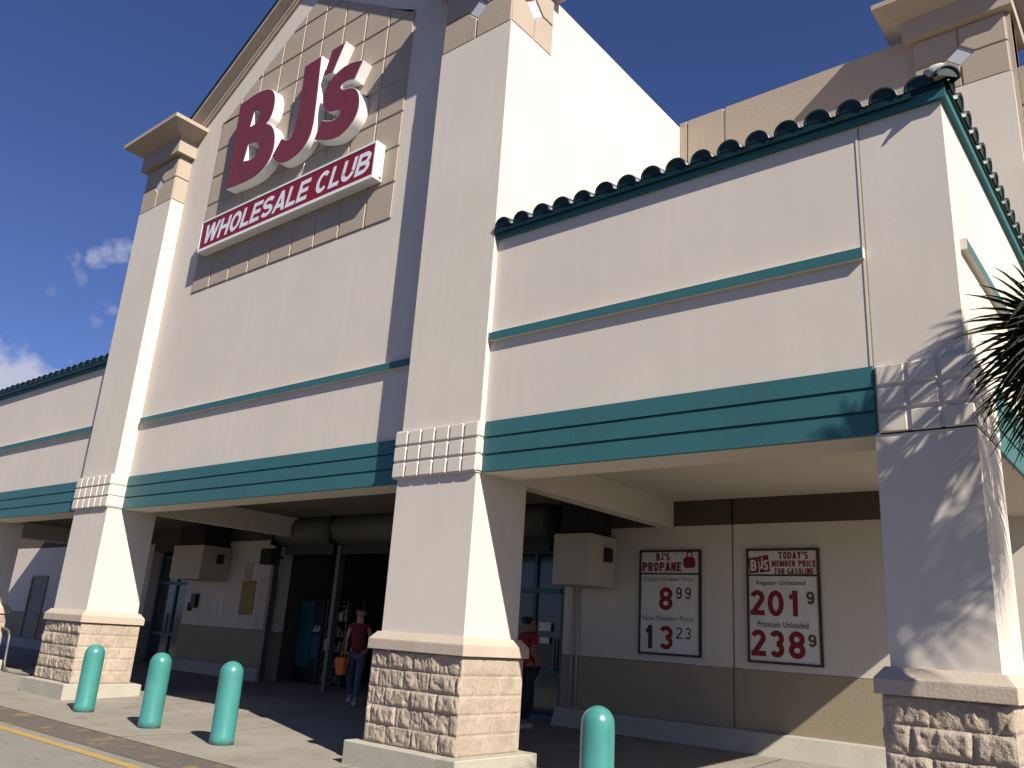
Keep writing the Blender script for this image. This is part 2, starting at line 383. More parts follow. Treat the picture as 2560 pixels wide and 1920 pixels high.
# corner pier of the right wing and the piers of the left wing
def pier(x0, x1, seed, nx):
    s = MB(); s.box(x0, x1, 7.05, 7.98, 1.44, ZS + .02)
    col = s.build('column', CREAM, BLD)
    tile_band(col, x0 + .022, x1 + .02, 7.03, 7.95, nx, 3)
    base_parts(col, x0, x1, 7.05, 7.98, seed, .5)
    return col
c3 = pier(-1.972, -1.222, 15.5, 3)
c0 = pier(-22.87, -21.55, 21.5, 6)
c4 = pier(-26.1, -25.4, 27.5, 3)

# --- wings
def band(x0, x1, y, parent, fn=None):
    b = MB()
    for k in range(3):
        z0, z1 = ROWS[k], ROWS[k + 1]
        q = [(x0, z0 + (.008 if k else 0)), (x1, z0 + (.008 if k else 0)), (x1, z1 - (.008 if k < 2 else 0)), (x0, z1 - (.008 if k < 2 else 0))]
        b.prism(q, fn or front(y), -.03, .03, .006)
    b.prism([(x0, ZS + .01), (x1, ZS + .01), (x1, ZB - .01), (x0, ZB - .01)], fn or front(y), -.03, .002)
    return b.build('teal_band', TEAL, parent)
def trim(x0, x1, y, parent, fn=None, z=4.895):
    t = MB(); f = fn or front(y)
    t.prism([(x0, z), (x1, z), (x1, z + .105), (x0, z + .105)], f, -.01, .055)
    o = t.build('teal_trim', [TEAL, CREAM], parent, .003)
    for p in o.data.polygons:
        if abs(p.normal.dot(Vector(f(0, 0, 1)) - Vector(f(0, 0, 0)))) < .8: p.material_index = 1
    return o
def barrel(mb, p0, p1, r, n=11, flat=.92):
    p0, p1 = Vector(p0), Vector(p1); t = (p1 - p0).normalized(); w = t.cross(Vector((0, 0, 1))).normalized(); u = w.cross(t)
    vv = []
    for rr in (1.0, .84):
        for p in (p0, p1):
            for k in range(n + 1):
                a = math.pi * k / n; vv.append(p + w * math.cos(a) * r * rr + u * math.sin(a) * r * flat * rr * (1.0 if rr == 1 else .94))
    m_ = n + 1; ff = []
    for k in range(n):
        ff.append((k, k + 1, m_ + k + 1, m_ + k)); ff.append((2 * m_ + k, 3 * m_ + k, 3 * m_ + k + 1, 2 * m_ + k + 1))
        ff.append((k, 2 * m_ + k, 2 * m_ + k + 1, k + 1)); ff.append((m_ + k, m_ + k + 1, 3 * m_ + k + 1, 3 * m_ + k))
    mb.add(vv, ff, True)
    cp = p0 + t * .012; mb.add([cp + w * math.cos(math.pi * k / n) * r * .9 + u * math.sin(math.pi * k / n) * r * flat * .9 for k in range(n + 1)], [tuple(range(n + 1))])
SL = .27
def roof_tiles(x0, x1, parent, hip_right, hip_left=False):
    mb = MB(); ye, ze = 6.985, 6.375; run = .85
    def rowtiles(px, lim, fn):     # overlapping short tiles up the slope
        s_ = 0.0; k = 0
        while s_ < lim - .05:
            L = min(.42, lim - s_ + .06); j = random.uniform(-.006, .006)
            fn(px + j, s_, s_ + L, .012 * (1 if k == 0 else 0), random.uniform(-.004, .004)); s_ += .36; k += 1
    x = x1 - (.225 if hip_right else .12)
    while x > x0 + .05:
        lim = run
        if hip_right: lim = min(run, max(.12, x1 + .02 - x))
        if hip_left: lim = min(run, max(.12, x - x0))
        def ft(px, a, b, e, dz, x=x):
            barrel(mb, (px, ye + a - e, ze + SL * a + dz + .012), (px, ye + b, ze + SL * b - .016 + dz), random.uniform(.122, .130))
        rowtiles(x, lim, ft)
        x -= .302
    # pans between barrels
    mb.box(x0, x1 - (.30 if hip_right else 0), ye + .004, ye + .04, ze - .055, ze + .014)  # pan lip dropped over the fascia, its dark tile colour standing in for shade
    mb.box(x0, x1 - .03, ye + .012, ye + .12, ze - .012, ze + .012)
    if hip_right: mb.box(x1 - .12, x1 - .012, ye + .13, 11.9, ze - .012, ze + .012)
    mb.add([(x0, ye + .05, ze - .005), (x1 - .04, ye + .05, ze - .005), (x1 - .04 - (run if hip_right else 0), ye + run, ze + SL * run - .01), (x0 + (run if hip_left else 0), ye + run, ze + SL * run - .01)], [(0, 1, 2, 3)])
    xx = x0
    while xx < x1 - .1:
        barrel(mb, (xx + .15, ye + .03, ze - .012), (xx + .15, ye + .5, ze + SL * .5 - .012), .05, 6, .25); xx += .302
    if hip_right:
        y = 7.13
        while y < 11.85:
            lim = min(run, max(.12, y - ye + .0))
            def st_(py, a, b, e, dz):
                barrel(mb, (x1 - a + e, py, ze + SL * a + dz + .012), (x1 - b, py, ze + SL * b - .016 + dz), random.uniform(.122, .130))
            rowtiles(y, lim, st_)
            y += .32
        mb.add([(x1 - .05, ye + .05, ze - .005), (x1 - .05, 11.9, ze - .005), (x1 - run, 11.9, ze + SL * run - .01), (x1 - run, ye + run, ze + SL * run - .01)], [(0, 1, 2, 3)])
        # hip tile
        barrel(mb, (x1 + .02, ye - .01, ze + .035), (x1 - .5, ye + .52, ze + .035 + SL * .5), .115)
        barrel(mb, (x1 - .45, ye + .47, ze + .055 + SL * .45), (x1 - run, ye + run, ze + .03 + SL * run), .11)
    o = mb.build('roof_tiles', TILE, parent, recalc=False)
    return o
def wing(x0, x1, yw, hip_right, left):
    w = MB(); w.box(x0, x1, yw, yw + .5, ZS, 6.30)
    if hip_right: w.box(x1 - .58, x1, yw + .5, 11.9, ZS, 6.30)
    else: w.box(x0, x0 + .55, yw + .5, 11.68, ZS, 6.30)
    ob = w.build('wing_wall', CREAM2, BLD)
    return ob
XR = -1.25
wr = wing(-6.36, XR, 7.08, True, False)
band(-6.322, -1.955, 7.08, wr); trim(-6.36, -1.97, 7.08, wr)
band(7.955, 11.9, 0, wr, side(XR)); trim(7.30, 11.9, 0, wr, side(XR))
jt = MB()    # control joint beside the corner pier: a proud bead with a dark reveal
jt.box(-1.985, -1.966, 7.0735, 7.082, ZB + .005, 6.25); jt.m = 1; jt.box(-1.9655, -1.95, 7.0775, 7.081, ZB + .005, 6.25)
jt.build('control_joint', [CREAM, DADO], wr)
fb = MB(); fb.box(-6.37, XR + .05, 7.03, 7.08, 6.26, 6.362); fb.box(XR - .0, XR + .05, 7.081, 11.9, 6.26, 6.362)
fb.build('fascia', TEALD, wr)
roof_tiles(-6.36, XR + .085, wr, True)
MB().box(-6.36, XR - .6, 7.6, 11.9, 6.3, 6.34).build('flat_roof', TANL, wr)
mo = bpy.data.meshes.new('hip_mortar'); bm_ = bmesh.new(); bmesh.ops.create_icosphere(bm_, subdivisions=3, radius=1)
for v in bm_.verts:
    v.co *= 1 + .12 * noise.noise(v.co * 2.3); v.co = Vector((v.co.x * .12, v.co.y * .10, v.co.z * .085))
for f in bm_.faces: f.smooth = True
bm_.to_mesh(mo); bm_.free(); mo.materials.append(MORTAR)
link('hip_mortar', mo, wr).location = Vector((XR + .0, 7.03, 6.50)) - wloc(wr)
wl = wing(-26.1, -16.65, 7.15, False, True)
band(-25.4, -16.728, 7.15, wl); trim(-26.0, -16.72, 7.15, wl)
MB().box(-16.72, -16.651, 7.06, 7.15, 3.95, 6.22).build('control_joint', DADO, wl)
MB().box(-26.18, -16.651, 7.10, 7.15, 6.26, 6.362).build('fascia', TEALD, wl)
rl = roof_tiles(-26.2, -16.66, wl, False)
for v in rl.data.vertices: v.co.y += .07
MB().box(-26.1, -16.66, 7.65, 11.68, 6.3, 6.34).build('flat_roof', TANL, wl)

# --- gable wall between the two tall columns
GX0, GX1, GY = -15.33, -7.675, 7.28; AX = -11.5
RS = .635
zr = lambda x: 13.50 - RS * abs(x - AX)
g = MB(); pl = [(GX0, ZS), (GX1, ZS), (GX1, zr(GX1) + .02), (AX, 13.52), (GX0, zr(GX0) + .02)]
g.prism(pl, front(GY + .45), 0, .45)
gw = g.build('gable_wall', CREAM2, BLD)
band(GX0 + .04, GX1 - .078, GY, gw); trim(-15.24, GX1 - .005, GY, gw)
hexa = [(-14.31, 7.35), (-8.715, 7.35), (-8.715, 11.11), (AX, 12.84), (-14.31, 11.11)]
tp = MB(); polys = []
x = -8.715
while x > -14.35:
    z = 7.35
    while z < 13:
        p = [(max(x - .622, -14.31), z), (x, z), (x, z + .626), (max(x - .622, -14.31), z + .626)]
        for i in range(5): 
            if len(p) >= 3: p = clip(p, hexa[i], hexa[(i + 1) % 5])
        if len(p) >= 3:
            p = [q for i, q in enumerate(p) if (Vector(q) - Vector(p[i - 1])).length > 1e-4]
            if len(p) >= 3 and area(p) > .012: polys.append(p)
        z += .626
    x -= .622
cells(tp, polys, front(GY + .002), .020, .030, .011)
tp.m = 1; tp.prism(inset_poly(hexa, .002), front(GY), 0, .004)
tp.build('tan_tile_panel', [TAN, TAN], gw)
# rake moulding: profile swept along both slopes (h above the rake line, y outward)
prof = [(GY, 0), (GY - .05, 0), (GY - .05, .05), (GY - .075, .055), (GY - .09, .10), (GY - .235, .165), (GY - .26, .17), (GY - .26, .225), (GY, .225)]
rk = MB()
for sgn in (-1, 1):
    xe = GX0 - .25 if sgn < 0 else GX1 + .25
    vv = []
    for xx in (xe, AX):
        for y, h in prof: vv.append((xx, y, 13.50 - RS * abs(xx - AX) + h * 1.18))
    n = len(prof); rk.add(vv, [(i, (i + 1) % n, n + (i + 1) % n, n + i) for i in range(n)] + [tuple(range(n))])
rk.build('rake_moulding', TANL, gw)
rt = MB()
for sgn in (-1, 1):
    xe = GX0 - .25 if sgn < 0 else GX1 + .25
    vv = [(xx, y, 13.50 - RS * abs(xx - AX) + h) for xx in (xe, AX) for y, h in ((GY - .28, .268), (GY - .28, .33), (11.9, .33), (11.9, .268))]
    rt.add(vv, [(0, 1, 5, 4), (1, 2, 6, 5), (2, 3, 7, 6), (3, 0, 4, 7), (0, 3, 2, 1), (4, 5, 6, 7)])
rt.build('gable_roof', TILE, gw)

# --- side parapet walls and main wall behind
MB().box(-7.6, -6.412, 7.942, 11.9, ZB, 10.67).build('side_parapet_wall', CREAM, BLD)
MB().box(-16.6, -15.4, 7.942, 11.9, 6.2, 10.67).build('side_parapet_wall', CREAM, BLD)
mw = MB()
for a, b_ in ((-6.41, -6.27), (-6.235, -5.56), (-5.50, -1.1)): mw.box(a, b_, 11.9, 12.3, 3.70, 10.75)
mw.box(-6.41, -1.1, 11.945, 12.28, 3.70, 10.74)
mw.box(-16.5, -6.42, 11.9, 12.3, 3.70, 10.67)
mw.m = 1; mw.box(-1.098, 9.5, 12.0, 12.4, 3.70, 9.09); mw.box(-32.2, -16.6, 11.9, 12.3, 3.70, 6.2)
mw.m = 0; mw.box(-1.098, 9.5, 11.985, 12.4, 9.092, 9.70)
mw.build('upper_main_wall', [TAN, CREAM], BLD)
mj = MB(); mj.box(-5.556, -5.504, 11.93, 11.947, 3.7, 10.74); mj.box(-6.266, -6.24, 11.93, 11.947, 3.7, 10.74)
mj.build('wall_joint', CREAM, BLD)
tw = MB(); tw.box(-2.40, -1.155, 11.84, 12.8, 6.0, 9.59)
tower = tw.build('column', CREAM, BLD); capital(tower, -2.40, -1.155, 11.84, 12.8)
pipe = MB(); pipe.tube([(-5.08, 12.1, 10.7), (-5.08, 12.1, 10.86)], .03); pipe.build('vent_pipe', METALG, BLD)

# --- canopy underside and rear wall
YB = 11.68
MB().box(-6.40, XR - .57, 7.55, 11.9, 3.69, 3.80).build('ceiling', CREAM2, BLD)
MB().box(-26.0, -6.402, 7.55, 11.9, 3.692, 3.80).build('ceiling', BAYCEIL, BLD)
bmz = MB()
bmz.box(-16.8, -15.30, 7.58, 7.90, ZS + .003, 3.69)
for xa, xb in ((-15.33, -7.675),): bmz.box(xa, xb, GY + .451, 7.62, ZS + .002, 3.688)
bmz.build('soffit_beam', CREAM2, BLD)
for xa, xb in ((-6.587, -6.362), (-15.60, -15.36)):
    MB().box(xa, xb, 7.945, YB, ZS, 3.689).build('cross_beam', CREAM2, BLD)
wallx = [(-32.0, -22.3), (-20.3, -16.43), (-8.4, -5.40), (-5.37, 9.5)]
bw = MB()
for a, b_ in wallx:
    bw.m = 0; bw.box(a, b_, YB, YB + .3, 1.27, 3.30)
    bw.m = 1; bw.box(a, b_, YB - .012, YB + .3, .15, 1.262)
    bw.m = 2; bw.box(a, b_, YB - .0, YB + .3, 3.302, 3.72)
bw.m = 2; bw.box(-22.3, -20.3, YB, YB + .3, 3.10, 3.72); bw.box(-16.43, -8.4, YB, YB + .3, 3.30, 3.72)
bw.m = 1; bw.box(-5.402, -5.368, YB + .02, YB + .3, .15, 3.3)
rear = bw.build('rear_wall', [CREAM2, DADO, DARKBAND], BLD)
lg = MB()
for a, b_ in ((-32.0, -22.3), (-20.3, -16.43), (-8.4, 9.5)):
    lg.add([(a, YB, .10), (b_, YB, .10), (b_, YB - .30, .10), (a, YB - .30, .10), (a, YB, .475), (b_, YB, .475), (b_, YB - .13, .47), (a, YB - .13, .47)],
           [(0, 1, 2, 3), (4, 5, 6, 7), (3, 2, 6, 7), (0, 3, 7, 4), (1, 2, 6, 5)])
lg.build('concrete_ledge', CONC, rear, .015)
MB().box(-32.0, -31.72, YB - .06, YB - .003, .15, 3.72).build('brick_edge', ORANGEBR, rear)
dr = MB(); dr.box(-29.72, -28.68, YB - .02, YB + .02, .2, 2.34); dr.m = 1
dr.box(-29.80, -29.72, YB - .05, YB - .002, .2, 2.40); dr.box(-28.68, -28.60, YB - .05, YB - .002, .2, 2.40); dr.box(-29.72, -28.68, YB - .05, YB - .002, 2.34, 2.40)
door = dr.build('service_door', [METALG, DADO], BLD)
MB().tube([(-28.82, YB - .03, 1.22), (-28.82, YB - .09, 1.22), (-28.94, YB - .09, 1.22)], .012, 8).build('door_handle', METALD, door)

# --- recessed dark entrance (shell) with shutters and glazed doors
en = MB()
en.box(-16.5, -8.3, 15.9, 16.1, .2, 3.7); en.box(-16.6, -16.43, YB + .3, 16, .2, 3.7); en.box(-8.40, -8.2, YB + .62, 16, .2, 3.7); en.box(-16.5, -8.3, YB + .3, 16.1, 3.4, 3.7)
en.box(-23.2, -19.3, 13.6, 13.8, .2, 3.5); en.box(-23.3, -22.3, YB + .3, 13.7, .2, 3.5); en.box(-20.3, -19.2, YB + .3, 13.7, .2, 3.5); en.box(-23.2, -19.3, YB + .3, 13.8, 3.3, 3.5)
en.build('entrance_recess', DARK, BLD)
for xa, xb in ((-16.0, -14.2), (-14.0, -8.5)):
    sh = MB(); yc, zc, rr = 11.34, 3.42, .30
    sh.tube([(xa, yc, zc), (xb, yc, zc)], rr, 20)
    so = sh.build('rolling_shutter', SHUTTER, BLD)
    MB().box(xa + .05, xb - .05, yc + .05, yc + .15, 2.92, 3.25).build('shutter_curtain', METALD, so)
    MB().box(xa - .03, xa, yc - .3, yc + .3, 3.10, 3.685).build('end_plate', METALD, so)
for px in (-16.36, -14.1, -12.35):
    MB().box(px - .055, px + .055, 11.42, 11.56, .19, 3.4).build('steel_post', METALG, BLD)
def glazed(x0, x1, y, n, name='glazed_door', lites=True):
    f = MB(); w = .07
    for i in range(n + 1):
        c = x0 + (x1 - x0) * i / n; f.box(c - w / 2, c + w / 2, y - .05, y + .05, .2, 3.0)
    for z in (.2, .95, 2.25, 2.93): f.box(x0 + w, x1 - w, y - .045, y + .045, z, z + .08)
    o = f.build(name, TEALFRAME, BLD)
    for i in range(n):
        a = x0 + (x1 - x0) * i / n + .036; b_ = x0 + (x1 - x0) * (i + 1) / n - .036
        MB().box(a, b_, y - .008, y + .008, .29, 2.92).build('pane', GLASS, o)
        MB().box(b_ - .10, b_ - .07, y - .10, y - .06, 1.0, 1.5).build('pull_handle', METALG, o)
    return o
gd = glazed(-10.4, -8.55, 11.9, 3)
glazed(-22.25, -20.35, 12.0, 2)
nb = MB(); nb.box(-9.03, -8.78, 11.84, 11.86, 1.62, 1.76); nb.box(-9.0, -8.8, 11.84, 11.86, 1.42, 1.52); nb.build('door_notice', PAPER, gd)

# ------------------------------------------------------------------ text
ONE = [(.42, 0), (.78, 0), (.78, 1), (.52, 1), (.44, .86), (.06, .80), (.06, .68), (.42, .70)]
def text_mesh(body, w, h, bold=0., shear=0., depth=.004, spacing=1.08):
    if body == '1':
        q = MB(); q.prism([(a * w, b_ * h) for a, b_ in ONE], lambda u, v, d: (u, v, d), 0, depth)
        me = bpy.data.meshes.new('lettering'); me.from_pydata(q.v, [], q.f)
        b = bmesh.new(); b.from_mesh(me); bmesh.ops.recalc_face_normals(b, faces=b.faces); b.to_mesh(me); b.free(); return me
    cu = bpy.data.curves.new('t', 'FONT'); cu.body = body; cu.size = 1; cu.offset = bold; cu.shear = shear; cu.extrude = depth / 2 if False else .0; cu.resolution_u = 6; cu.space_character = spacing
    o = bpy.data.objects.new('t', cu); COL.objects.link(o)
    dg = bpy.context.evaluated_depsgraph_get(); dg.update()
    me = bpy.data.meshes.new_from_object(o.evaluated_get(dg)); COL.objects.unlink(o); bpy.data.objects.remove(o)
    b = bmesh.new(); b.from_mesh(me); bmesh.ops.remove_doubles(b, verts=b.verts, dist=1e-5)
    xs = [v.co.x for v in b.verts]; ys = [v.co.y for v in b.verts]
    sx = w / (max(xs) - min(xs)); sy = h / (max(ys) - min(ys)); mx_, my = min(xs), min(ys)
    for v in b.verts: v.co = Vector(((v.co.x - mx_) * sx, (v.co.y - my) * sy, 0))
    r_ = bmesh.ops.extrude_face_region(b, geom=b.faces[:])
    for e in r_['geom']:
        if isinstance(e, bmesh.types.BMVert): e.co.z = depth
    bmesh.ops.recalc_face_normals(b, faces=b.faces)
    out = bpy.data.meshes.new('lettering'); b.to_mesh(out); b.free(); bpy.data.meshes.remove(me)
    return out
def place_text(items, y, m_, parent, name='lettering'):
    """items: (text,x0,x1,z0,z1,bold,shear) joined as one part"""
    for t in items:
        b = bmesh.new()
        body, x0, x1, z0, z1 = t[:5]; bold = t[5] if len(t) > 5 else 0; shear = t[6] if len(t) > 6 else 0; dep = t[7] if len(t) > 7 else .006
        me = text_mesh(body, x1 - x0, z1 - z0, bold, shear, dep)
        if name == 'caption':     # a printed strip carries the words
            q = MB(); q.box(-.01, x1 - x0 + .01, -.008, z1 - z0 + .008, -.004, .0012); k_ = bmesh.new(); k_.from_mesh(me)
            for f in k_.faces: f.material_index = 1
            me2 = bpy.data.meshes.new('strip'); me2.from_pydata(q.v, [], q.f); k_.from_mesh(me2); bmesh.ops.recalc_face_normals(k_, faces=k_.faces); k_.to_mesh(me); k_.free()
        me.transform(Matrix(((1, 0, 0, x0), (0, 0, -1, y), (0, 1, 0, z0), (0, 0, 0, 1)))); b.from_mesh(me)
        me = bpy.data.meshes.new(name); b.to_mesh(me); b.free()
        if name == 'caption': me.materials.append(BOARD)
        me.materials.append(m_); link(name, me, parent)

GW = {'W': 1.42, 'M': 1.22, 'I': .36, "'": .36, 'L': .80, 'E': .86, 'F': .80, 'J': .78, '1': .62, ' ': .42}
def glyph(ch, w, h, t):
    """bold block glyph as a list of centre-line strokes (point lists)"""
    a = t / 2; r = (h - t) / 4; X = w - a; T = h - a; mx_ = w / 2; rx = w / 2 - a
    def arc(cx, cy, rx_, ry_, a0, a1, n=14): return [(cx + rx_ * math.cos(R(a0 + (a1 - a0) * i / n)), cy + ry_ * math.sin(R(a0 + (a1 - a0) * i / n))) for i in range(n + 1)]
    V_ = lambda x: [(x, 0), (x, h)]
    Hh = lambda y, x0=0, x1=w: [(x0, y), (x1, y)]
    up_, lo_ = h - a - r, a + r
    G_ = {
     'O': [arc(mx_, h / 2, rx, h / 2 - a, 0, 360, 32)], '0': [arc(mx_, h / 2, rx, h / 2 - a, 0, 360, 32)],
     'C': [arc(mx_, h / 2, rx, h / 2 - a, 42, 318, 26)], 'G': [arc(mx_, h / 2, rx, h / 2 - a, 42, 318, 26), Hh(h * .42, w * .55, w), [(X, 0 + h * .08), (X, h * .46)]],
     'U': [[(a, h), (a, h * .36)] + arc(mx_, a + h * .30, rx, h * .30, 180, 360, 14) + [(X, h * .36), (X, h)]],
     'J': [[(X, h), (X, h * .32)] + arc(mx_, a + rx, h * .26, 0, -138, 12)],
     'S': [arc(mx_, up_, rx, r, 25, 270, 18) + arc(mx_, lo_, rx, r, 90, -155, 18)[1:]],
     '3': [arc(mx_, up_, rx, r, 155, -90, 18), arc(mx_, lo_, rx, r, 90, -155, 18)],
     '8': [arc(mx_, up_, rx * .93, r, 0, 360, 26), arc(mx_, lo_, rx, r, 0, 360, 26)],
     '2': [arc(mx_, up_, rx, r * 1.02, 165, -38, 16) + [(a * 1.3, a * 1.2)], Hh(a)],
     '9': [arc(mx_, up_ - r * .12, rx, r * 1.12, 0, 360, 26), [(X, up_)] + arc(mx_, a + h * .30, rx, h * .30, 0, -150, 14)],
     '1': [V_(w * .66), [(w * .05, h * .74), (w * .5, h * .78), (w * .62, h * .97)]],
     'H': [V_(a), V_(X), Hh(h / 2, t, w - t)], 'I': [V_(mx_)], 'L': [V_(a), Hh(a, t)], 'E': [V_(a), Hh(a, t), Hh(T, t), Hh(h / 2, t, w * .93)],
     'F': [V_(a), Hh(T, t), Hh(h * .48, t, w * .9)], 'T': [V_(mx_), Hh(T)],
     'A': [[(a * .8, 0), (mx_, h)], [(w - a * .8, 0), (mx_, h)], Hh(h * .28, w * .25, w * .75)],
     'W': [[(a * .9, h), (w * .27, 0)], [(w * .27, 0), (mx_, h)], [(mx_, h), (w * .73, 0)], [(w * .73, 0), (w - a * .9, h)]],
     'M': [V_(a), V_(X), [(a * 1.1, h), (mx_, h * .12)], [(w - a * 1.1, h), (mx_, h * .12)]],
     'N': [V_(a), V_(X), [(a * 1.2, h), (w - a * 1.2, 0)]], 'Y': [[(a, h), (mx_, h * .42)], [(X, h), (mx_, h * .42)], [(mx_, 0), (mx_, h * .45)]],
     'P': [V_(a), [(t, T), (w * .55, T)] + arc(w * .55, T - r, w * .45 - a, r, 90, -90, 12) + [(t, T - 2 * r)]],
     'R': [V_(a), [(t, T), (w * .55, T)] + arc(w * .55, T - r, w * .45 - a, r, 90, -90, 12) + [(t, T - 2 * r)], [(w * .5, T - 2 * r), (w - a, 0)]],
     'B': [V_(a), [(t, T), (w * .52, T)] + arc(w * .52, T - r, w * .44 - a, r, 90, -90, 12) + [(t, T - 2 * r)], [(t, a + 2 * r), (w * .56, a + 2 * r)] + arc(w * .56, a + r, w * .44 - a, r, 90, -90, 12) + [(t, a)]],
     'D': [V_(a), [(t, T), (w * .45, T)] + arc(w * .45, h / 2, w * .55 - a, h / 2 - a, 90, -90, 16) + [(t, a)]],
     "'": [[(mx_, h), (mx_ * .9, h * .68)]]}
    return G_[ch]
def stroke_text(body, x0, x1, z0, z1, y, m_, parent, name='lettering', th=.2, shear=0., gap=.16, depth=.003):
    """one part per word: every stroke a hair prouder than the one before"""
    h = z1 - z0; sh_ = shear * h; tot = sum(GW.get(c, 1.) for c in body) + gap * (len(body) - 1); ux = (x1 - x0 - sh_) / tot; x = x0; t = th * h
    mb = MB(); words = []
    for c in body:
        gw_ = GW.get(c, 1.) * ux
        if c == ' ':
            words.append(mb); mb = MB()
        else:
            for si, st in enumerate(glyph(c, gw_, h, min(t, gw_ * .42 if c not in "I'1" else t))):
                tt = min(t, gw_ * .42 if c not in "I'1" else t); dd = depth + .0004 * si; L_, Rr = [], []; closed = Vector(st[0]).to_2d() == Vector(st[-1]).to_2d() or (Vector(st[0]) - Vector(st[-1])).length < 1e-6
                n = len(st)
                for i, p in enumerate(st):
                    p0 = Vector(st[i - 1] if i else (st[-2] if closed else p)); p1 = Vector(st[i + 1] if i < n - 1 else (st[1] if closed else p))
                    d = (p1 - p0).normalized(); nn_ = Vector((-d.y, d.x)); diag = abs(d.x) > .15 and abs(d.y) > .15 and n == 2
                    if diag: nn_ = Vector((-1, 0)) if d.y > 0 else Vector((1, 0)); k_ = .5 * min(1.12, 1 / max(.5, abs(d.y)))
                    else: k_ = .5
                    L_.append(Vector(p) + nn_ * tt * k_); Rr.append(Vector(p) - nn_ * tt * k_)
                def P3(q, dep): return (x + q.x + shear * q.y, y - dep, z0 + q.y)
                vv = [P3(q, dd) for q in L_] + [P3(q, dd) for q in Rr] + [P3(q, 0) for q in L_] + [P3(q, 0) for q in Rr]
                ff = []
                for i in range(n - 1):
                    ff += [(i, i + 1, n + i + 1, n + i), (i, 2 * n + i, 2 * n + i + 1, i + 1), (n + i, n + i + 1, 3 * n + i + 1, 3 * n + i)]
                ff += [(0, n, 3 * n, 2 * n), (n - 1, 3 * n - 1, 4 * n - 1, 2 * n - 1)]
                mb.add(vv, ff)
        x += gw_ + gap * ux
    words.append(mb)
    return [w_.build(name, m_, parent) for w_ in words if w_.v]
# ------------------------------------------------------------------ big wall sign letters
RT, UP, FW = right, up, fwd
def unproj(px, py, y):
    d = FW + RT * ((px - 1280) / 2073.04) - UP * ((py - 960) / 2073.04); t = y / d.y
    return d.x * t, 1.49 + d.z * t
SC = 520 / 1438.
def tr(pts, y=7.06):
    return [unproj(480 + a * SC, 60 + b * SC, y) for a, b in pts]
OUT = {
 'B': ([[(335, 553), (380, 525), (440, 483), (490, 458), (525, 448), (550, 451), (566, 468), (574, 495), (574, 535), (568, 575), (556, 615), (538, 655), (514, 686), (538, 694), (558, 712), (570, 745), (573, 795), (568, 845), (552, 900), (523, 958), (482, 1012), (440, 1050), (380, 1085), (310, 1116), (235, 1143)],
        [(432, 606), (452, 600), (465, 609), (468, 630), (460, 655), (440, 685), (403, 709)],
        [(390, 832), (425, 822), (449, 825), (459, 845), (455, 873), (440, 903), (410, 930), (357, 948)]]),
 'J': ([[(780, 292), (898, 218), (884, 340), (868, 480), (852, 610), (838, 700), (815, 775), (775, 850), (720, 908), (660, 948), (612, 962), (575, 946), (553, 912), (620, 787), (640, 798), (665, 797), (689, 775), (712, 705), (733, 610), (752, 500)]]),
 'apostrophe': ([[(970, 178), (1066, 118), (1020, 226), (974, 335), (938, 348), (908, 366), (938, 275)]]),
 's': ([[(1185, 248), (1140, 254), (1085, 275), (1030, 311), (975, 366), (932, 430), (907, 495), (904, 545), (914, 585), (938, 605), (975, 605), (1003, 596), (1020, 600), (1020, 620), (1003, 645), (970, 663), (930, 668), (897, 664), (870, 728), (845, 799), (880, 804), (935, 802), (1000, 784), (1058, 742), (1108, 682), (1143, 612), (1157, 550), (1156, 500), (1145, 462), (1122, 442), (1085, 440), (1048, 450), (1028, 440), (1040, 413), (1072, 393), (1125, 380)]]),
}
def curve_letter(name, loops, y0, y1, mtl, off, parent, smooth_loops=True):
    cu = bpy.data.curves.new(name, 'CURVE'); cu.dimensions = '2D'; cu.fill_mode = 'BOTH'; cu.extrude = (y0 - y1) / 2; cu.offset = off; cu.resolution_u = 5
    for lp in loops:
        pts = tr(lp); sp = cu.splines.new('BEZIER'); sp.bezier_points.add(len(pts) - 1); sp.use_cyclic_u = True; n = len(pts)
        for i, p in enumerate(pts):
            bp = sp.bezier_points[i]; P0, P1, P2 = (Vector(pts[i - 1]), Vector(p), Vector(pts[(i + 1) % n]))
            a = (P1 - P0); c_ = (P2 - P1); ang = a.angle(c_)
            bp.co = (*p, 0)
            if ang > R(48) or max(a.length, c_.length) > .75:
                bp.handle_left_type = bp.handle_right_type = 'VECTOR'
            else: bp.handle_left_type = bp.handle_right_type = 'AUTO'
    o = bpy.data.objects.new(name, cu); COL.objects.link(o); dg = bpy.context.evaluated_depsgraph_get(); dg.update()
    me = bpy.data.meshes.new_from_object(o.evaluated_get(dg)); COL.objects.unlink(o); bpy.data.objects.remove(o)
    me.transform(Matrix(((1, 0, 0, 0), (0, 0, -1, (y0 + y1) / 2), (0, 1, 0, 0), (0, 0, 0, 1))))
    me.materials.clear(); me.materials.append(mtl)
    for p in me.polygons: p.use_smooth = False
    return link(name, me, parent)
ls = thing('letter_sign', (-11.4, 7.28, 9.8), "large maroon channel letters BJ's with white sides on tan gable panel", 'sign')
for nm, loops in OUT.items():
    L_ = curve_letter('apostrophe' if nm == 'apostrophe' else 'letter', loops, GY - .022, 7.064, SIGNWHITE, 0.0, ls)
    curve_letter('letter_face', loops, 7.066, 7.058, MAROON, -.012, L_)
MB().box(-9.80, -9.66, 7.19, 7.27, 9.72, 9.86).build('junction_box', METALG, ls)
MB().tube([(-11.15, 7.255, 9.15), (-11.18, 7.25, 8.95), (-11.45, 7.25, 8.72)], .012, 6).build('conduit', SIGNWHITE, ls)
bs = thing('box_sign', (-11.5, 7.28, 8.35), 'long white framed red box sign reading WHOLESALE CLUB below the big maroon letters', 'sign')
bx = MB(); bx.box(-13.99, -9.03, 7.082, 7.258, 8.055, 8.70)
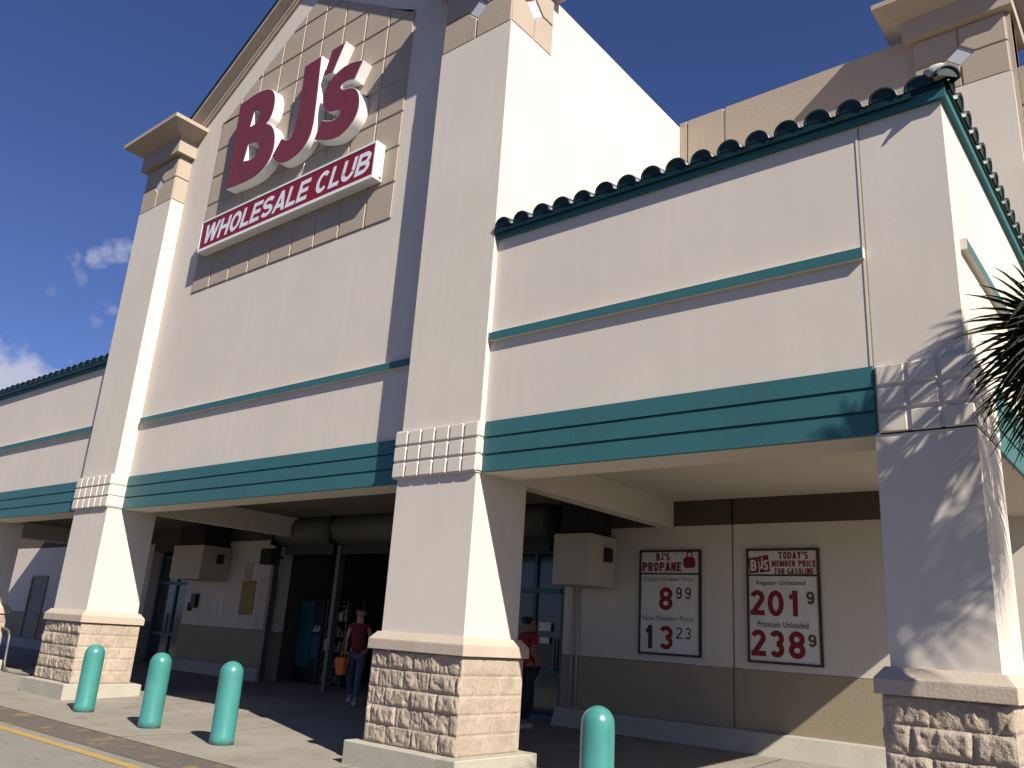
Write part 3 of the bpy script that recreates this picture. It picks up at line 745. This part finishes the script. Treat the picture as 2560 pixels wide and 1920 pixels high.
bx.build('sign_cabinet', SIGNWHITE, bs, .006)
fr = MB(); a0, a1, z0, z1 = -13.99, -9.03, 8.055, 8.70
fr.box(a0, a1, 7.070, 7.0815, z0, z0 + .055); fr.box(a0, a1, 7.070, 7.0815, z1 - .035, z1); fr.box(a0, a0 + .03, 7.070, 7.0815, z0 + .055, z1 - .035); fr.box(a1 - .03, a1, 7.070, 7.0815, z0 + .055, z1 - .035)
fr.build('sign_frame', SIGNWHITE, bs)
MB().box(a0 + .03, a1 - .03, 7.078, 7.0817, z0 + .055, z1 - .035).build('sign_face', SIGNRED, bs)
stroke_text('WHOLESALE', -13.87, -10.62, 8.195, 8.575, 7.0778, LETTERWHITE, bs, th=.20, shear=.24, gap=.13, depth=.0012)
stroke_text('CLUB', -10.50, -9.09, 8.195, 8.575, 7.0778, LETTERWHITE, bs, th=.20, shear=.24, gap=.13, depth=.0012)
MB().box(-9.0285, -9.026, 7.19, 7.24, 8.09, 8.13).build('maker_plate', METALG, bs)

# ------------------------------------------------------------------ price boards
def board(x0, x1, z0, z1, div, label):
    t = thing('price_board', ((x0 + x1) / 2, YB, z0), label, 'price board', 'framed price boards on the rear wall')
    MB().box(x0 + .02, x1 - .02, YB - .035, YB - .002, z0 + .02, z1 - .02).build('panel', BOARD, t)
    f = MB(); w = .032; y0, y1 = YB - .05, YB - .001
    f.box(x0, x1, y0, y1, z0, z0 + w); f.box(x0, x1, y0, y1, z1 - w, z1); f.box(x0, x0 + w, y0, y1, z0 + w, z1 - w); f.box(x1 - w, x1, y0, y1, z0 + w, z1 - w)
    zd = z1 - div * (z1 - z0); f.box(x0 + w, x1 - w, y0 + .006, y1, zd - .012, zd + .012)
    f.build('frame', FRAME, t); return t
_pt = place_text
def place_text(items, y, m_, parent, name='lettering'):
    rest = []
    for t in items:
        if all(c in "OCGUJS0389211HILEFTAWMNYPRBD' " for c in t[0]): stroke_text(t[0], t[1], t[2], t[3], t[4], y, m_, parent, name, th=(t[5] if len(t) > 5 and t[5] > .1 else .2), gap=.2, depth=.003)
        else: rest.append(t)
    if rest: _pt(rest, y, m_, parent, name)
def fx(x0, x1, z0, z1, items):
    return [(t[0], x0 + t[1] * (x1 - x0), x0 + t[2] * (x1 - x0), z1 - t[4] * (z1 - z0), z1 - t[3] * (z1 - z0), *t[5:]) for t in items]
A_ = (-6.935, -5.881, 1.370, 2.933)
pa = board(*A_, .232, 'narrow propane price board with 8.99 and 13.23, nearer the brick based column')
YT = YB - .0352
place_text(fx(*A_, [("BJ'S", .28, .50, .028, .105, .2), ('PROPANE', .05, .69, .12, .207, .22), ('8', .335, .555, .36, .58, .2), ('3', .34, .56, .725, .945, .2)]), YT, REDTXT, pa, 'price_figure')
place_text(fx(*A_, [('9', .61, .70, .36, .47, .13), ('9', .755, .845, .36, .47, .13), ('1', .115, .235, .725, .945, .2), ('2', .61, .71, .735, .84, .12), ('3', .755, .845, .735, .84, .12)]), YT, INKTXT, pa, 'price_figure')
place_text(fx(*A_, [("Today's Member Price", .08, .87, .262, .315), ('Non Member Price', .07, .88, .63, .68)]), YT, GREYTXT, pa, 'caption')
tk = MB(); tx0 = A_[0] + .725 * 1.054; tz = A_[3] - .175 * 1.563
tk.prism([(tx0, tz + .03), (tx0 + .03, tz), (tx0 + .17, tz), (tx0 + .20, tz + .03), (tx0 + .20, tz + .13), (tx0 + .16, tz + .165), (tx0 + .04, tz + .165), (tx0, tz + .13)], front(YT), 0, .004)
tk.box(tx0 + .055, tx0 + .075, YT - .004, YT, tz + .166, tz + .225); tk.box(tx0 + .13, tx0 + .15, YT - .004, YT, tz + .166, tz + .225); tk.box(tx0 + .055, tx0 + .15, YT - .004, YT, tz + .226, tz + .24)
tk.build('tank_picture', REDTXT, pa)
B_ = (-5.154, -4.104, 1.361, 2.933)
pb = board(*B_, .238, 'gasoline price board with 201 9 and 238 9, right of the wall joint')
place_text(fx(*B_, [("TODAY'S", .455, .86, .03, .095, .03), ('MEMBER PRICE', .36, .955, .108, .162, .03), ('FOR GASOLINE', .40, .925, .175, .228, .03),
                    ('2', .045, .245, .37, .59, .045), ('0', .29, .51, .37, .595, .045), ('1', .58, .71, .37, .59, .05),
                    ('2', .045, .25, .715, .94, .045), ('3', .30, .50, .715, .945, .045), ('8', .56, .78, .715, .945, .045)]), YT, REDTXT, pb, 'price_figure')
place_text(fx(*B_, [('9', .815, .92, .375, .485, .03), ('9', .82, .925, .735, .84, .03)]), YT, GOLDTXT, pb, 'price_figure')
place_text(fx(*B_, [('Regular Unleaded', .14, .81, .285, .335), ('Premium Unleaded', .145, .83, .64, .69)]), YT, INKTXT, pb, 'caption')
lg2 = MB(); bx0 = B_[0]; bz = B_[3]; bw_, bh = 1.05, 1.572
def P2(u, v): return (bx0 + u * bw_, bz - v * bh)
lg2.prism([P2(.045, .22), P2(.175, .215), P2(.165, .075), P2(.028, .085)], front(YT), 0, .003)
lg2.prism([P2(.19, .215), P2(.335, .205), P2(.31, .055), P2(.165, .072), P2(.195, .15)], front(YT), 0, .003)
lo = lg2.build('logo_block', REDTXT, pb)
place_text(fx(*B_, [('B', .06, .145, .10, .20, .2), ('J', .185, .235, .08, .19, .2), ('S', .245, .31, .10, .195, .2)]), YT - .004, BOARD, pb, 'logo_letters')

# ------------------------------------------------------------------ bollards
def bollard(x, y, label, h=.975, r=.145):
    prof = [(r + .004, 0), (r + .004, .09), (r, .10), (r, h - r - .06), (r * .985, h - r - .02)]
    for k in range(1, 11):
        a = k / 10 * math.pi / 2; prof.append((max(.002, r * .985 * math.cos(a)), h - r + r * math.sin(a)))
    b = MB(); b.lathe([(a, z) for a, z in prof], 0, 0, 40)
    o = b.build('bollard', BOLL); o.location = (x, y, 0)
    return tag(o, label, 'bollard', 'aqua bollards along the sidewalk edge')
b1 = bollard(-13.44, 6.40, 'aqua bollard in front of the far column stone base, leftmost of the three together')
for x, y, l in ((-11.42, 6.37, 'middle one of the three aqua bollards standing together before the dark entrance'), (-9.69, 6.39, 'aqua bollard nearest the middle column, rightmost of the three together'), (-4.19, 6.40, 'lone aqua bollard cut by the bottom edge below the propane price board')):
    c = b1.copy(); COL.objects.link(c); c.location = (x, y, 0); c['label'] = l; c.rotation_euler = (R(random.uniform(-.6, .6)), R(random.uniform(-.6, .6)), random.uniform(0, 6))

# ------------------------------------------------------------------ wall mounted things
for x0, x1, lb in ((-8.10, -7.40, 'beige metal box high on the wall beside the propane board, over thin pipes'), (-19.85, -18.5, 'beige metal box high on the wall at the far dark doorway')):
    e = MB(); e.box(x0, x1, 10.90, YB - .002, 2.33, 3.13)
    o = e.build('equipment_box', BEIGEBOX, None, .012, origin=(x0, YB, 2.33)); tag(o, lb, 'equipment box', 'beige metal boxes on the rear wall')
    MB().box(x0 + .1, x1 - .1, 10.95, YB - .02, 3.131, 3.60).build('mounting_bracket', DARKER, o)
    MB().box(x1 + .001, x1 + .09, 11.30, 11.44, 2.72, 2.94).build('side_alarm', METALD, o)
cd = thing('conduit_run', (-8.1, YB, .5), 'pair of thin painted pipes running down the wall under the right beige box', 'conduit')
for x in (-8.19, -8.09): MB().tube([(x, YB - .03, .5), (x, YB - .03, 2.33)], .016, 8).build('pipe', BEIGEBOX, cd)
ps = MB(); ps.add([(-17.95, YB - .03, 2.76), (-17.45, YB - .03, 2.76), (-17.40, YB - .03, 2.1), (-17.25, YB - .03, 1.6), (-17.72, YB - .03, 1.6)], [(4, 3, 2, 1, 0)])
pp = MB(); pp.box(-17.82, -17.28, YB - .022, YB - .003, 1.58, 2.36); po = pp.build('wall_poster', YELPOSTER, None, origin=(-17.55, YB, 1.6)); tag(po, 'tall faded yellow poster on the shaded wall left of the entrance', 'poster')
MB().box(-17.78, -17.52, YB - .02, YB - .003, 2.37, 2.78).build('top_sheet', TANL, po)
nt1 = MB(); nt1.box(-18.95, -18.75, YB - .012, YB - .003, 1.55, 1.83); nt1.box(-18.70, -18.50, YB - .012, YB - .003, 1.55, 1.88)
tag(nt1.build('wall_notices', PAPER, None, origin=(-18.7, YB, 1.55)), 'two small white notices on the shaded wall between box and yellow poster', 'notice')
ph = MB(); ph.box(-19.83, -19.62, YB - .12, YB - .003, 1.68, 2.02); pho = ph.build('wall_telephone', METALD, None, .01, origin=(-19.7, YB, 1.6)); tag(pho, 'dark wall telephone on the shaded wall under the far beige box', 'telephone')
MB().box(-19.99, -19.90, YB - .08, YB - .003, 1.6, 1.8).build('handset', DARKER, pho)
cb = MB(); cb.box(-16.98, -16.46, YB - .14, YB - .003, 1.28, 2.40); cbo = cb.build('electric_cabinet', BEIGEBOX, None, .01, origin=(-16.7, YB, 1.28)); tag(cbo, 'grey beige electric cabinet at the right end of the shaded wall', 'cabinet')
MB().box(-16.55, -16.52, YB - .16, YB - .141, 1.7, 1.85).build('handle', METALD, cbo)
sp = MB(); sp.box(-16.62, -16.2, 11.22, 11.42, 2.70, 3.05); spo = sp.build('wall_speaker', DARKER, None, .02, origin=(-16.4, 11.3, 2.7)); tag(spo, 'small black speaker box above the entrance post', 'speaker')
MB().box(-16.45, -16.38, 11.42, YB - .003, 2.85, 2.92).build('bracket', METALD, spo)
lt = MB(); lt.tube([(-9.75, 12.6, 3.36), (-9.75, 12.6, 3.31)], .14, 16); lto = lt.build('ceiling_lamp', METALG, None, origin=(-9.75, 12.6, 3.38)); tag(lto, 'small lit round lamp on the dark entrance ceiling', 'lamp')
lb_ = MB(); lb_.tube([(-9.75, 12.6, 3.309), (-9.75, 12.6, 3.30)], .11, 16); lb_.build('diffuser', LAMP, lto)

# vending machine and cart row inside the entrance
vm = thing('vending_machine', (-15.800, 12.6, .2), 'tall teal fronted drinks machine inside the dark entrance', 'vending machine')
b_ = MB(); b_.box(-16.380, -15.500, 12.34, 13.1, .22, 2.05); b_.build('body', METALD, vm, .015)
b_ = MB(); b_.box(-16.330, -15.820, 12.325, 12.339, .55, 1.98); b_.build('front_panel', CYANP, vm)
b_ = MB(); b_.box(-15.800, -15.550, 12.325, 12.339, .75, 1.25); b_.build('stripe', BLUEP, vm)
b_ = MB()
for k in range(6): b_.box(-15.800 + .04 * k, -15.775 + .04 * k, 12.322, 12.3385, 1.32, 1.36 + .05 * (k % 3))
b_.build('buttons', PAPER, vm)
cr = thing('goods_rack', (-15.40050, 12.6, .2), 'wire rack of small white and red packets beside the drinks machine', 'display rack')
b_ = MB()
for x in (-15.400, -14.700):
    for y in (12.35, 12.8): b_.box(x - .012, x + .012, y - .012, y + .012, .22, 2.05)
for z in (.3, .62, .94, 1.26, 1.58, 1.9): b_.box(-15.400, -14.700, 12.35, 12.8, z - .008, z + .008)
b_.build('frame', METALG, cr)
for z in (.3, .62, .94, 1.26, 1.58):
    x = -15.370
    while x < -14.770:
        w_ = random.uniform(.03, .07); h_ = random.uniform(.10, .26); MB().box(x, x + w_, 12.36, 12.5, z + .01, z + .01 + h_).build('packet', random.choice((PAPER, REDTXT, METALG, METALD)), cr); x += w_ + random.uniform(.008, .05)

# tube rail beside the left column
rl_ = thing('tube_rail', (-20.9, 8.0, 0), 'bent grey metal tube rail beside the far left column', 'rail')
pts = [(-19.5, 8.0, .075), (-20.3, 8.0, .04), (-20.62, 8.0, .045), (-20.82, 8.0, .10), (-20.92, 8.0, .22), (-20.95, 8.0, .55), (-20.98, 8.0, .78), (-21.08, 8.0, .90), (-21.3, 8.0, .94), (-22.2, 8.0, .95), (-23.0, 8.0, .95)]
MB().tube(pts, .026, 10).build('tube', METALG, rl_)
MB().tube([(-19.5, 8.0, .02), (-19.5, 8.0, .10)], .05, 12).build('foot', METALG, rl_)
MB().tube([(-23.0, 8.0, .02), (-23.0, 8.0, .95)], .026, 10).build('foot', METALG, rl_)

# ------------------------------------------------------------------ people
def skin_mesh(name, joints, edges, mtl, parent=None, root=0, sub=2):
    me = bpy.data.meshes.new(name); me.from_pydata([j[0] for j in joints], edges, [])
    o = bpy.data.objects.new(name, me); COL.objects.link(o)
    sk = o.modifiers.new('skin', 'SKIN'); sk.use_smooth_shade = True
    for i, j in enumerate(joints):
        r_ = j[1] if isinstance(j[1], tuple) else (j[1], j[1]); me.skin_vertices[0].data[i].radius = r_
    me.skin_vertices[0].data[root].use_root = True
    sb = o.modifiers.new('sub', 'SUBSURF'); sb.levels = sub; sb.render_levels = sub
    dg = bpy.context.evaluated_depsgraph_get(); dg.update()
    nm = bpy.data.meshes.new_from_object(o.evaluated_get(dg)); COL.objects.unlink(o); bpy.data.objects.remove(o)
    nm.materials.clear(); nm.materials.append(mtl)
    for p in nm.polygons: p.use_smooth = True
    out = bpy.data.objects.new(name, nm); COL.objects.link(out)
    if parent is not None: out.parent = parent
    return out
def hand(J, E_, wrist_i, wrist, dirv, palm_n, curl=.5, s=1.):
    """palm plus five bent fingers rooted in the wrist joint"""
    dirv = Vector(dirv).normalized(); n_ = Vector(palm_n).normalized(); sidev = dirv.cross(n_).normalized()
    palm = Vector(wrist) + dirv * .05 * s; J.append((palm, (.026, .016))); pi = len(J) - 1; E_.append((wrist_i, pi))
    for k, L in enumerate((.070, .078, .073, .060)):
        base = palm + dirv * .035 * s + sidev * (.022 - .0155 * k) * s
        J.append((base, .0088)); i0 = len(J) - 1; E_.append((pi, i0))
        c1_ = base + (dirv * math.cos(curl) + n_ * math.sin(curl)) * L * .5; J.append((c1_, .0078)); E_.append((i0, i0 + 1))
        c2_ = c1_ + (dirv * math.cos(curl * 2) + n_ * math.sin(curl * 2)) * L * .5; J.append((c2_, .0066)); E_.append((i0 + 1, i0 + 2))
    tb = palm - dirv * .01 + sidev * .03 * s; J.append((tb, .010)); i0 = len(J) - 1; E_.append((pi, i0))
    J.append((tb + (dirv * .7 + sidev * .7 + n_ * .3).normalized() * .035, .0088)); E_.append((i0, i0 + 1))
    J.append((tb + (dirv * .9 + sidev * .5 + n_ * .5).normalized() * .062, .0072)); E_.append((i0 + 1, i0 + 2))
def person(loc, rot, label, H, pose, mats, parts):
    """local frame: faces -Y, x to its left"""
    t = thing('person', loc, label, 'person'); t.rotation_euler = (0, 0, rot)
    k = H / 1.7; P = {n: Vector(v) * k for n, v in pose.items()}
    J = []; E_ = []; ix = {}
    def j(n, r): J.append((P[n], tuple(x * k for x in r) if isinstance(r, tuple) else r * k)); ix[n] = len(J) - 1
    for n, r in (('pelvis', (.135, .10)), ('waist', (.115, .085)), ('chest', (.14, .10)), ('neck0', (.075, .06)), ('neck', .052), ('head0', (.068, .078)), ('head1', (.074, .09)), ('head2', (.05, .06)),
                 ('shL', .055), ('elL', .038), ('wrL', .026), ('shR', .055), ('elR', .038), ('wrR', .026),
                 ('hipL', .088), ('knL', .056), ('anL', .036), ('toL', .030), ('hipR', .088), ('knR', .056), ('anR', .036), ('toR', .030), ('nose', .012), ('earL', .011), ('earR', .011)):
        j(n, r)
    for a, b in (('pelvis', 'waist'), ('waist', 'chest'), ('chest', 'neck0'), ('neck0', 'neck'), ('neck', 'head0'), ('head0', 'head1'), ('head1', 'head2'), ('neck0', 'shL'), ('shL', 'elL'), ('elL', 'wrL'), ('neck0', 'shR'), ('shR', 'elR'), ('elR', 'wrR'),
                 ('pelvis', 'hipL'), ('hipL', 'knL'), ('knL', 'anL'), ('anL', 'toL'), ('pelvis', 'hipR'), ('hipR', 'knR'), ('knR', 'anR'), ('anR', 'toR'), ('head0', 'nose'), ('head1', 'earL'), ('head1', 'earR')):
        E_.append((ix[a], ix[b]))
    for s_, cv in (('L', .5), ('R', .6)):
        d = P['wr' + s_] - P['el' + s_]; hand(J, E_, ix['wr' + s_], P['wr' + s_], d, (-1 if s_ == 'L' else 1, -.2, 0), cv, k)
    skin_mesh('body', J, E_, mats['skin'], t)
    # clothes over the same joints
    def cloth(name, seq, edges, mtl, grow): 
        js_ = [(P[n], tuple((x + grow) * k for x in r) if isinstance(r, tuple) else (r + grow) * k) for n, r in seq]
        return skin_mesh(name, js_, edges, mtl, t)
    P['thL'] = P['hipL'].lerp(P['knL'], .5); P['thR'] = P['hipR'].lerp(P['knR'], .5)
    P['slL'] = P['shL'].lerp(P['elL'], parts.get('sleeve', .5)); P['slR'] = P['shR'].lerp(P['elR'], parts.get('sleeve', .5))
    P['cfL'] = P['knL'].lerp(P['anL'], .92); P['cfR'] = P['knR'].lerp(P['anR'], .92)
    P['hem'] = P['pelvis'] + Vector((0, 0, -.10 * k))
    cloth('shirt', [('hem', (.155, .12)), ('waist', (.125, .095)), ('chest', (.145, .105)), ('neck0', (.085, .066)), ('shL', .060), ('slL', .052), ('shR', .060), ('slR', .052)], [(0, 1), (1, 2), (2, 3), (3, 4), (4, 5), (3, 6), (6, 7)], mats['top'], .012)
    cloth('trousers', [('pelvis', (.14, .105)), ('hipL', .092), ('knL', .06), ('cfL', .044), ('hipR', .092), ('knR', .06), ('cfR', .044)], [(0, 1), (1, 2), (2, 3), (0, 4), (4, 5), (5, 6)], mats['leg'], .012)
    for s_ in 'LR':
        skin_mesh('shoe', [(P['an' + s_] + Vector((0, .03, -.045)) * k, .056 * k), (P['to' + s_] + Vector((0, -.01, 0)) * k, .050 * k)], [(0, 1)], mats['shoe'], t)
    hc = P['head1'] + Vector((0, .022, .02)) * k
    hj = [(hc + Vector((0, .03, -.085)) * k, (.095 * k, .065 * k)), (hc + Vector((0, .008, .01)) * k, (.128 * k, .122 * k)), (hc + Vector((0, .012, .06)) * k, (.115 * k, .112 * k))]
    if parts.get('bun'): hj.append((hc + Vector((0, .11, .0)) * k, .04 * k))
    skin_mesh('hair', hj, [(0, 1), (1, 2)] + ([(1, 3)] if parts.get('bun') else []), mats['hair'], t)
    for sx in (-1, 1):
        e = MB(); c = P['head0'] + Vector((.03 * sx, -.078, .045)) * k; e.tube([c, c + Vector((0, -.006, 0))], .009, 8)
        e.build('eye', HAIR, None, recalc=True).parent = t
    return t
walk = dict(pelvis=(0, 0, .93), waist=(0, -.01, 1.08), chest=(0, -.02, 1.27), neck0=(0, -.015, 1.40), neck=(0, -.02, 1.475), head0=(0, -.035, 1.545), head1=(0, -.02, 1.615), head2=(0, -.01, 1.67),
            shL=(.165, -.01, 1.385), elL=(.235, .02, 1.13), wrL=(.215, -.17, 1.00), shR=(-.165, -.02, 1.385), elR=(-.23, .06, 1.14), wrR=(-.20, -.12, .98),
            hipL=(.09, 0, .86), knL=(.10, -.17, .50), anL=(.10, -.22, .09), toL=(.105, -.36, .045), hipR=(-.09, 0, .86), knR=(-.10, .04, .48), anR=(-.10, .27, .13), toR=(-.10, .17, .045),
            nose=(0, -.125, 1.565), earL=(.083, -.01, 1.585), earR=(-.083, -.01, 1.585))
p1 = person((-12.10, 10.5, .158), R(38), 'person in dark red sleeveless top and grey leggings walking with an orange bag', 1.64, walk, dict(skin=SKIN, top=SHIRT, leg=TROUS, shoe=SHOE, hair=HAIR2), dict(sleeve=.12))
bagm = MB(); bagm.frustum((-.09, .09, -.05, .05, 0), (-.13, .13, -.07, .07, .30)); bagm.build('carrier_bag', ORANGE, None, .02)
bag = bpy.data.objects['carrier_bag']; Mx = Matrix.Rotation(R(38), 4, 'Z'); wr_ = Mx @ (Vector(walk['wrR']) * 1.64 / 1.7); bag.location = Vector((-12.10, 10.5, .158)) + wr_ + Vector((-.04, -.02, -.46))
tag(bag, 'orange carrier bag held by the person in the dark red top', 'bag')
hd = MB(); hd.tube([(-.07, 0, .29), (-.05, 0, .37), (0, 0, .40), (.05, 0, .37), (.07, 0, .29)], .007, 6); hd.build('handle', ORANGE, None).parent = bag
stand = dict(walk); stand.update(wrL=(.20, -.24, 1.08), elL=(.25, -.02, 1.14), knL=(.10, -.10, .50), anL=(.10, -.08, .09), toL=(.11, -.22, .045), anR=(-.10, .20, .11), toR=(-.10, .09, .045))
p2 = person((-8.27, 10.6, .162), R(160), 'person in red T-shirt and black trousers seen from behind at the glazed doors', 1.66, stand, dict(skin=SKIN2, top=SHIRT2, leg=TROUS2, shoe=SHOE, hair=HAIR), dict(sleeve=.6, bun=True))

# ------------------------------------------------------------------ palm tree
PC = Vector((.75, 6.2, 4.95))
pt = thing('palm_tree', (-.35, 6.2, 0), 'fan palm with dark spiky fronds reaching into the right edge', 'palm tree')
tk_ = MB(); tp_ = []; tr_ = []
for i in range(54):
    q = i / 53; tp_.append((-.35 + 1.1 * q ** 2.2, 6.2, 4.95 * q)); tr_.append(.12 + .008 * (i % 2) + .05 * max(0, 1 - q * 9) + .02 * q)
tk_.tube(tp_, tr_, 16); tk_.build('trunk', TRUNK, pt)
def frond(az, el, pet, rad, droop, mtl=LEAF, roll=0., open_=150):
    """petiole leaves the crown at azimuth az / elevation el; the fan hangs at its end"""
    mb = MB(); d = Vector((math.cos(R(az)) * math.cos(R(el)), math.sin(R(az)) * math.cos(R(el)), math.sin(R(el))))
    pts_ = []; p = PC.copy() + d * .08; dd = d.copy(); n = 7
    for i in range(n):
        pts_.append(p.copy()); p = p + dd * pet / (n - 1); dd = (dd + Vector((0, 0, -droop * .16))).normalized()
    mb.tube(pts_, [.018 - .0015 * i for i in range(n)], 6)
    hub = pts_[-1]; ax = dd; sd_ = ax.cross(Vector((0, 0, 1))).normalized(); nn = sd_.cross(ax).normalized()
    q = Matrix.Rotation(R(roll), 3, ax); sd_ = q @ sd_; nn = q @ nn
    ns = 44
    for i in range(ns):
        a = R(-open_ + 2 * open_ * (i + .5) / ns) ; L = rad * (.80 + .26 * math.cos(a * .55)) * random.uniform(.92, 1.06)
        dirr = (ax * math.cos(a) + sd_ * math.sin(a)).normalized()
        wv = (-ax * math.sin(a) + sd_ * math.cos(a)).normalized()
        halfstep = math.tan(R(open_) / ns)
        vv = []; secs = (.03, .22, .42, .62, .82, 1.0); dr_ = random.uniform(.7, 1.35) * droop
        jit = random.uniform(-.02, .02)
        for s_ in secs:
            r_ = L * s_
            w = halfstep * r_ * 1.06 if s_ <= .42 else halfstep * L * .42 * (1.02 - (s_ - .42) / .58) ** .9 + .0012
            sag = -(s_ ** 2.4) * L * .34 * dr_
            fold = .35 * w
            c = hub + dirr * (r_ * (1 - .10 * s_ * dr_)) + Vector((0, 0, sag)) + wv * jit * s_
            vv += [c - wv * w + nn * -fold, c + nn * fold, c + wv * w + nn * -fold]
        ff = []
        for m_ in range(len(secs) - 1):
            a_ = m_ * 3; ff += [(a_, a_ + 1, a_ + 4, a_ + 3), (a_ + 1, a_ + 2, a_ + 5, a_ + 4)]
        mb.add(vv, ff, False)
    o = mb.build('frond', mtl, pt, recalc=False)
    return o
FR = [  # az (180 = towards -X), el, petiole, radius, droop, roll
    (190, -36, 1.80, .68, .6, 55), (195, -45, 1.92, .68, .5, -50), (188, -48, 1.94, .64, .6, 66), (191, -28, 1.60, .66, .8, 25), (197, -39, 1.78, .66, .7, 42), (187, -40, 1.76, .66, .7, -25), (193, -52, 1.92, .62, .5, 70), (189, -42, 1.84, .68, .5, -60), (196, -33, 1.66, .64, .7, 10),
    (150, 0, .66, .62, .9, 10), (222, 0, .64, .60, .9, -15), (240, -20, .6, .58, 1.0, 0), (135, -22, .62, .58, 1.0, 15), (170, 24, .60, .6, .8, -30), (200, 10, .60, .6, .9, 25),
    (212, 36, .52, .58, .8, 25), (100, 10, .62, .62, .9, 0), (262, 12, .62, .62, .9, 10), (285, 30, .6, .6, .8, 0), (70, 30, .6, .62, .8, 10), (40, 5, .62, .62, .9, 0),
    (310, 4, .62, .62, .9, 0), (350, 20, .62, .62, .9, 10), (15, 45, .5, .6, .8, 0), (120, 50, .5, .6, .7, 20), (300, 55, .5, .6, .7, 0), (240, 58, .45, .6, .7, 20), (190, 62, .40, .55, .7, 0), (80, 66, .42, .6, .6, 0), (20, 72, .5, .6, .4, 0),
    (330, -30, .6, .56, 1.1, 0), (30, -30, .6, .56, 1.1, 0)]
for i, (az, el, pe, ra, dr_, ro) in enumerate(FR):
    frond(az, el, pe, ra, dr_, LEAFB if i in (27, 28) else LEAF, ro, 125)
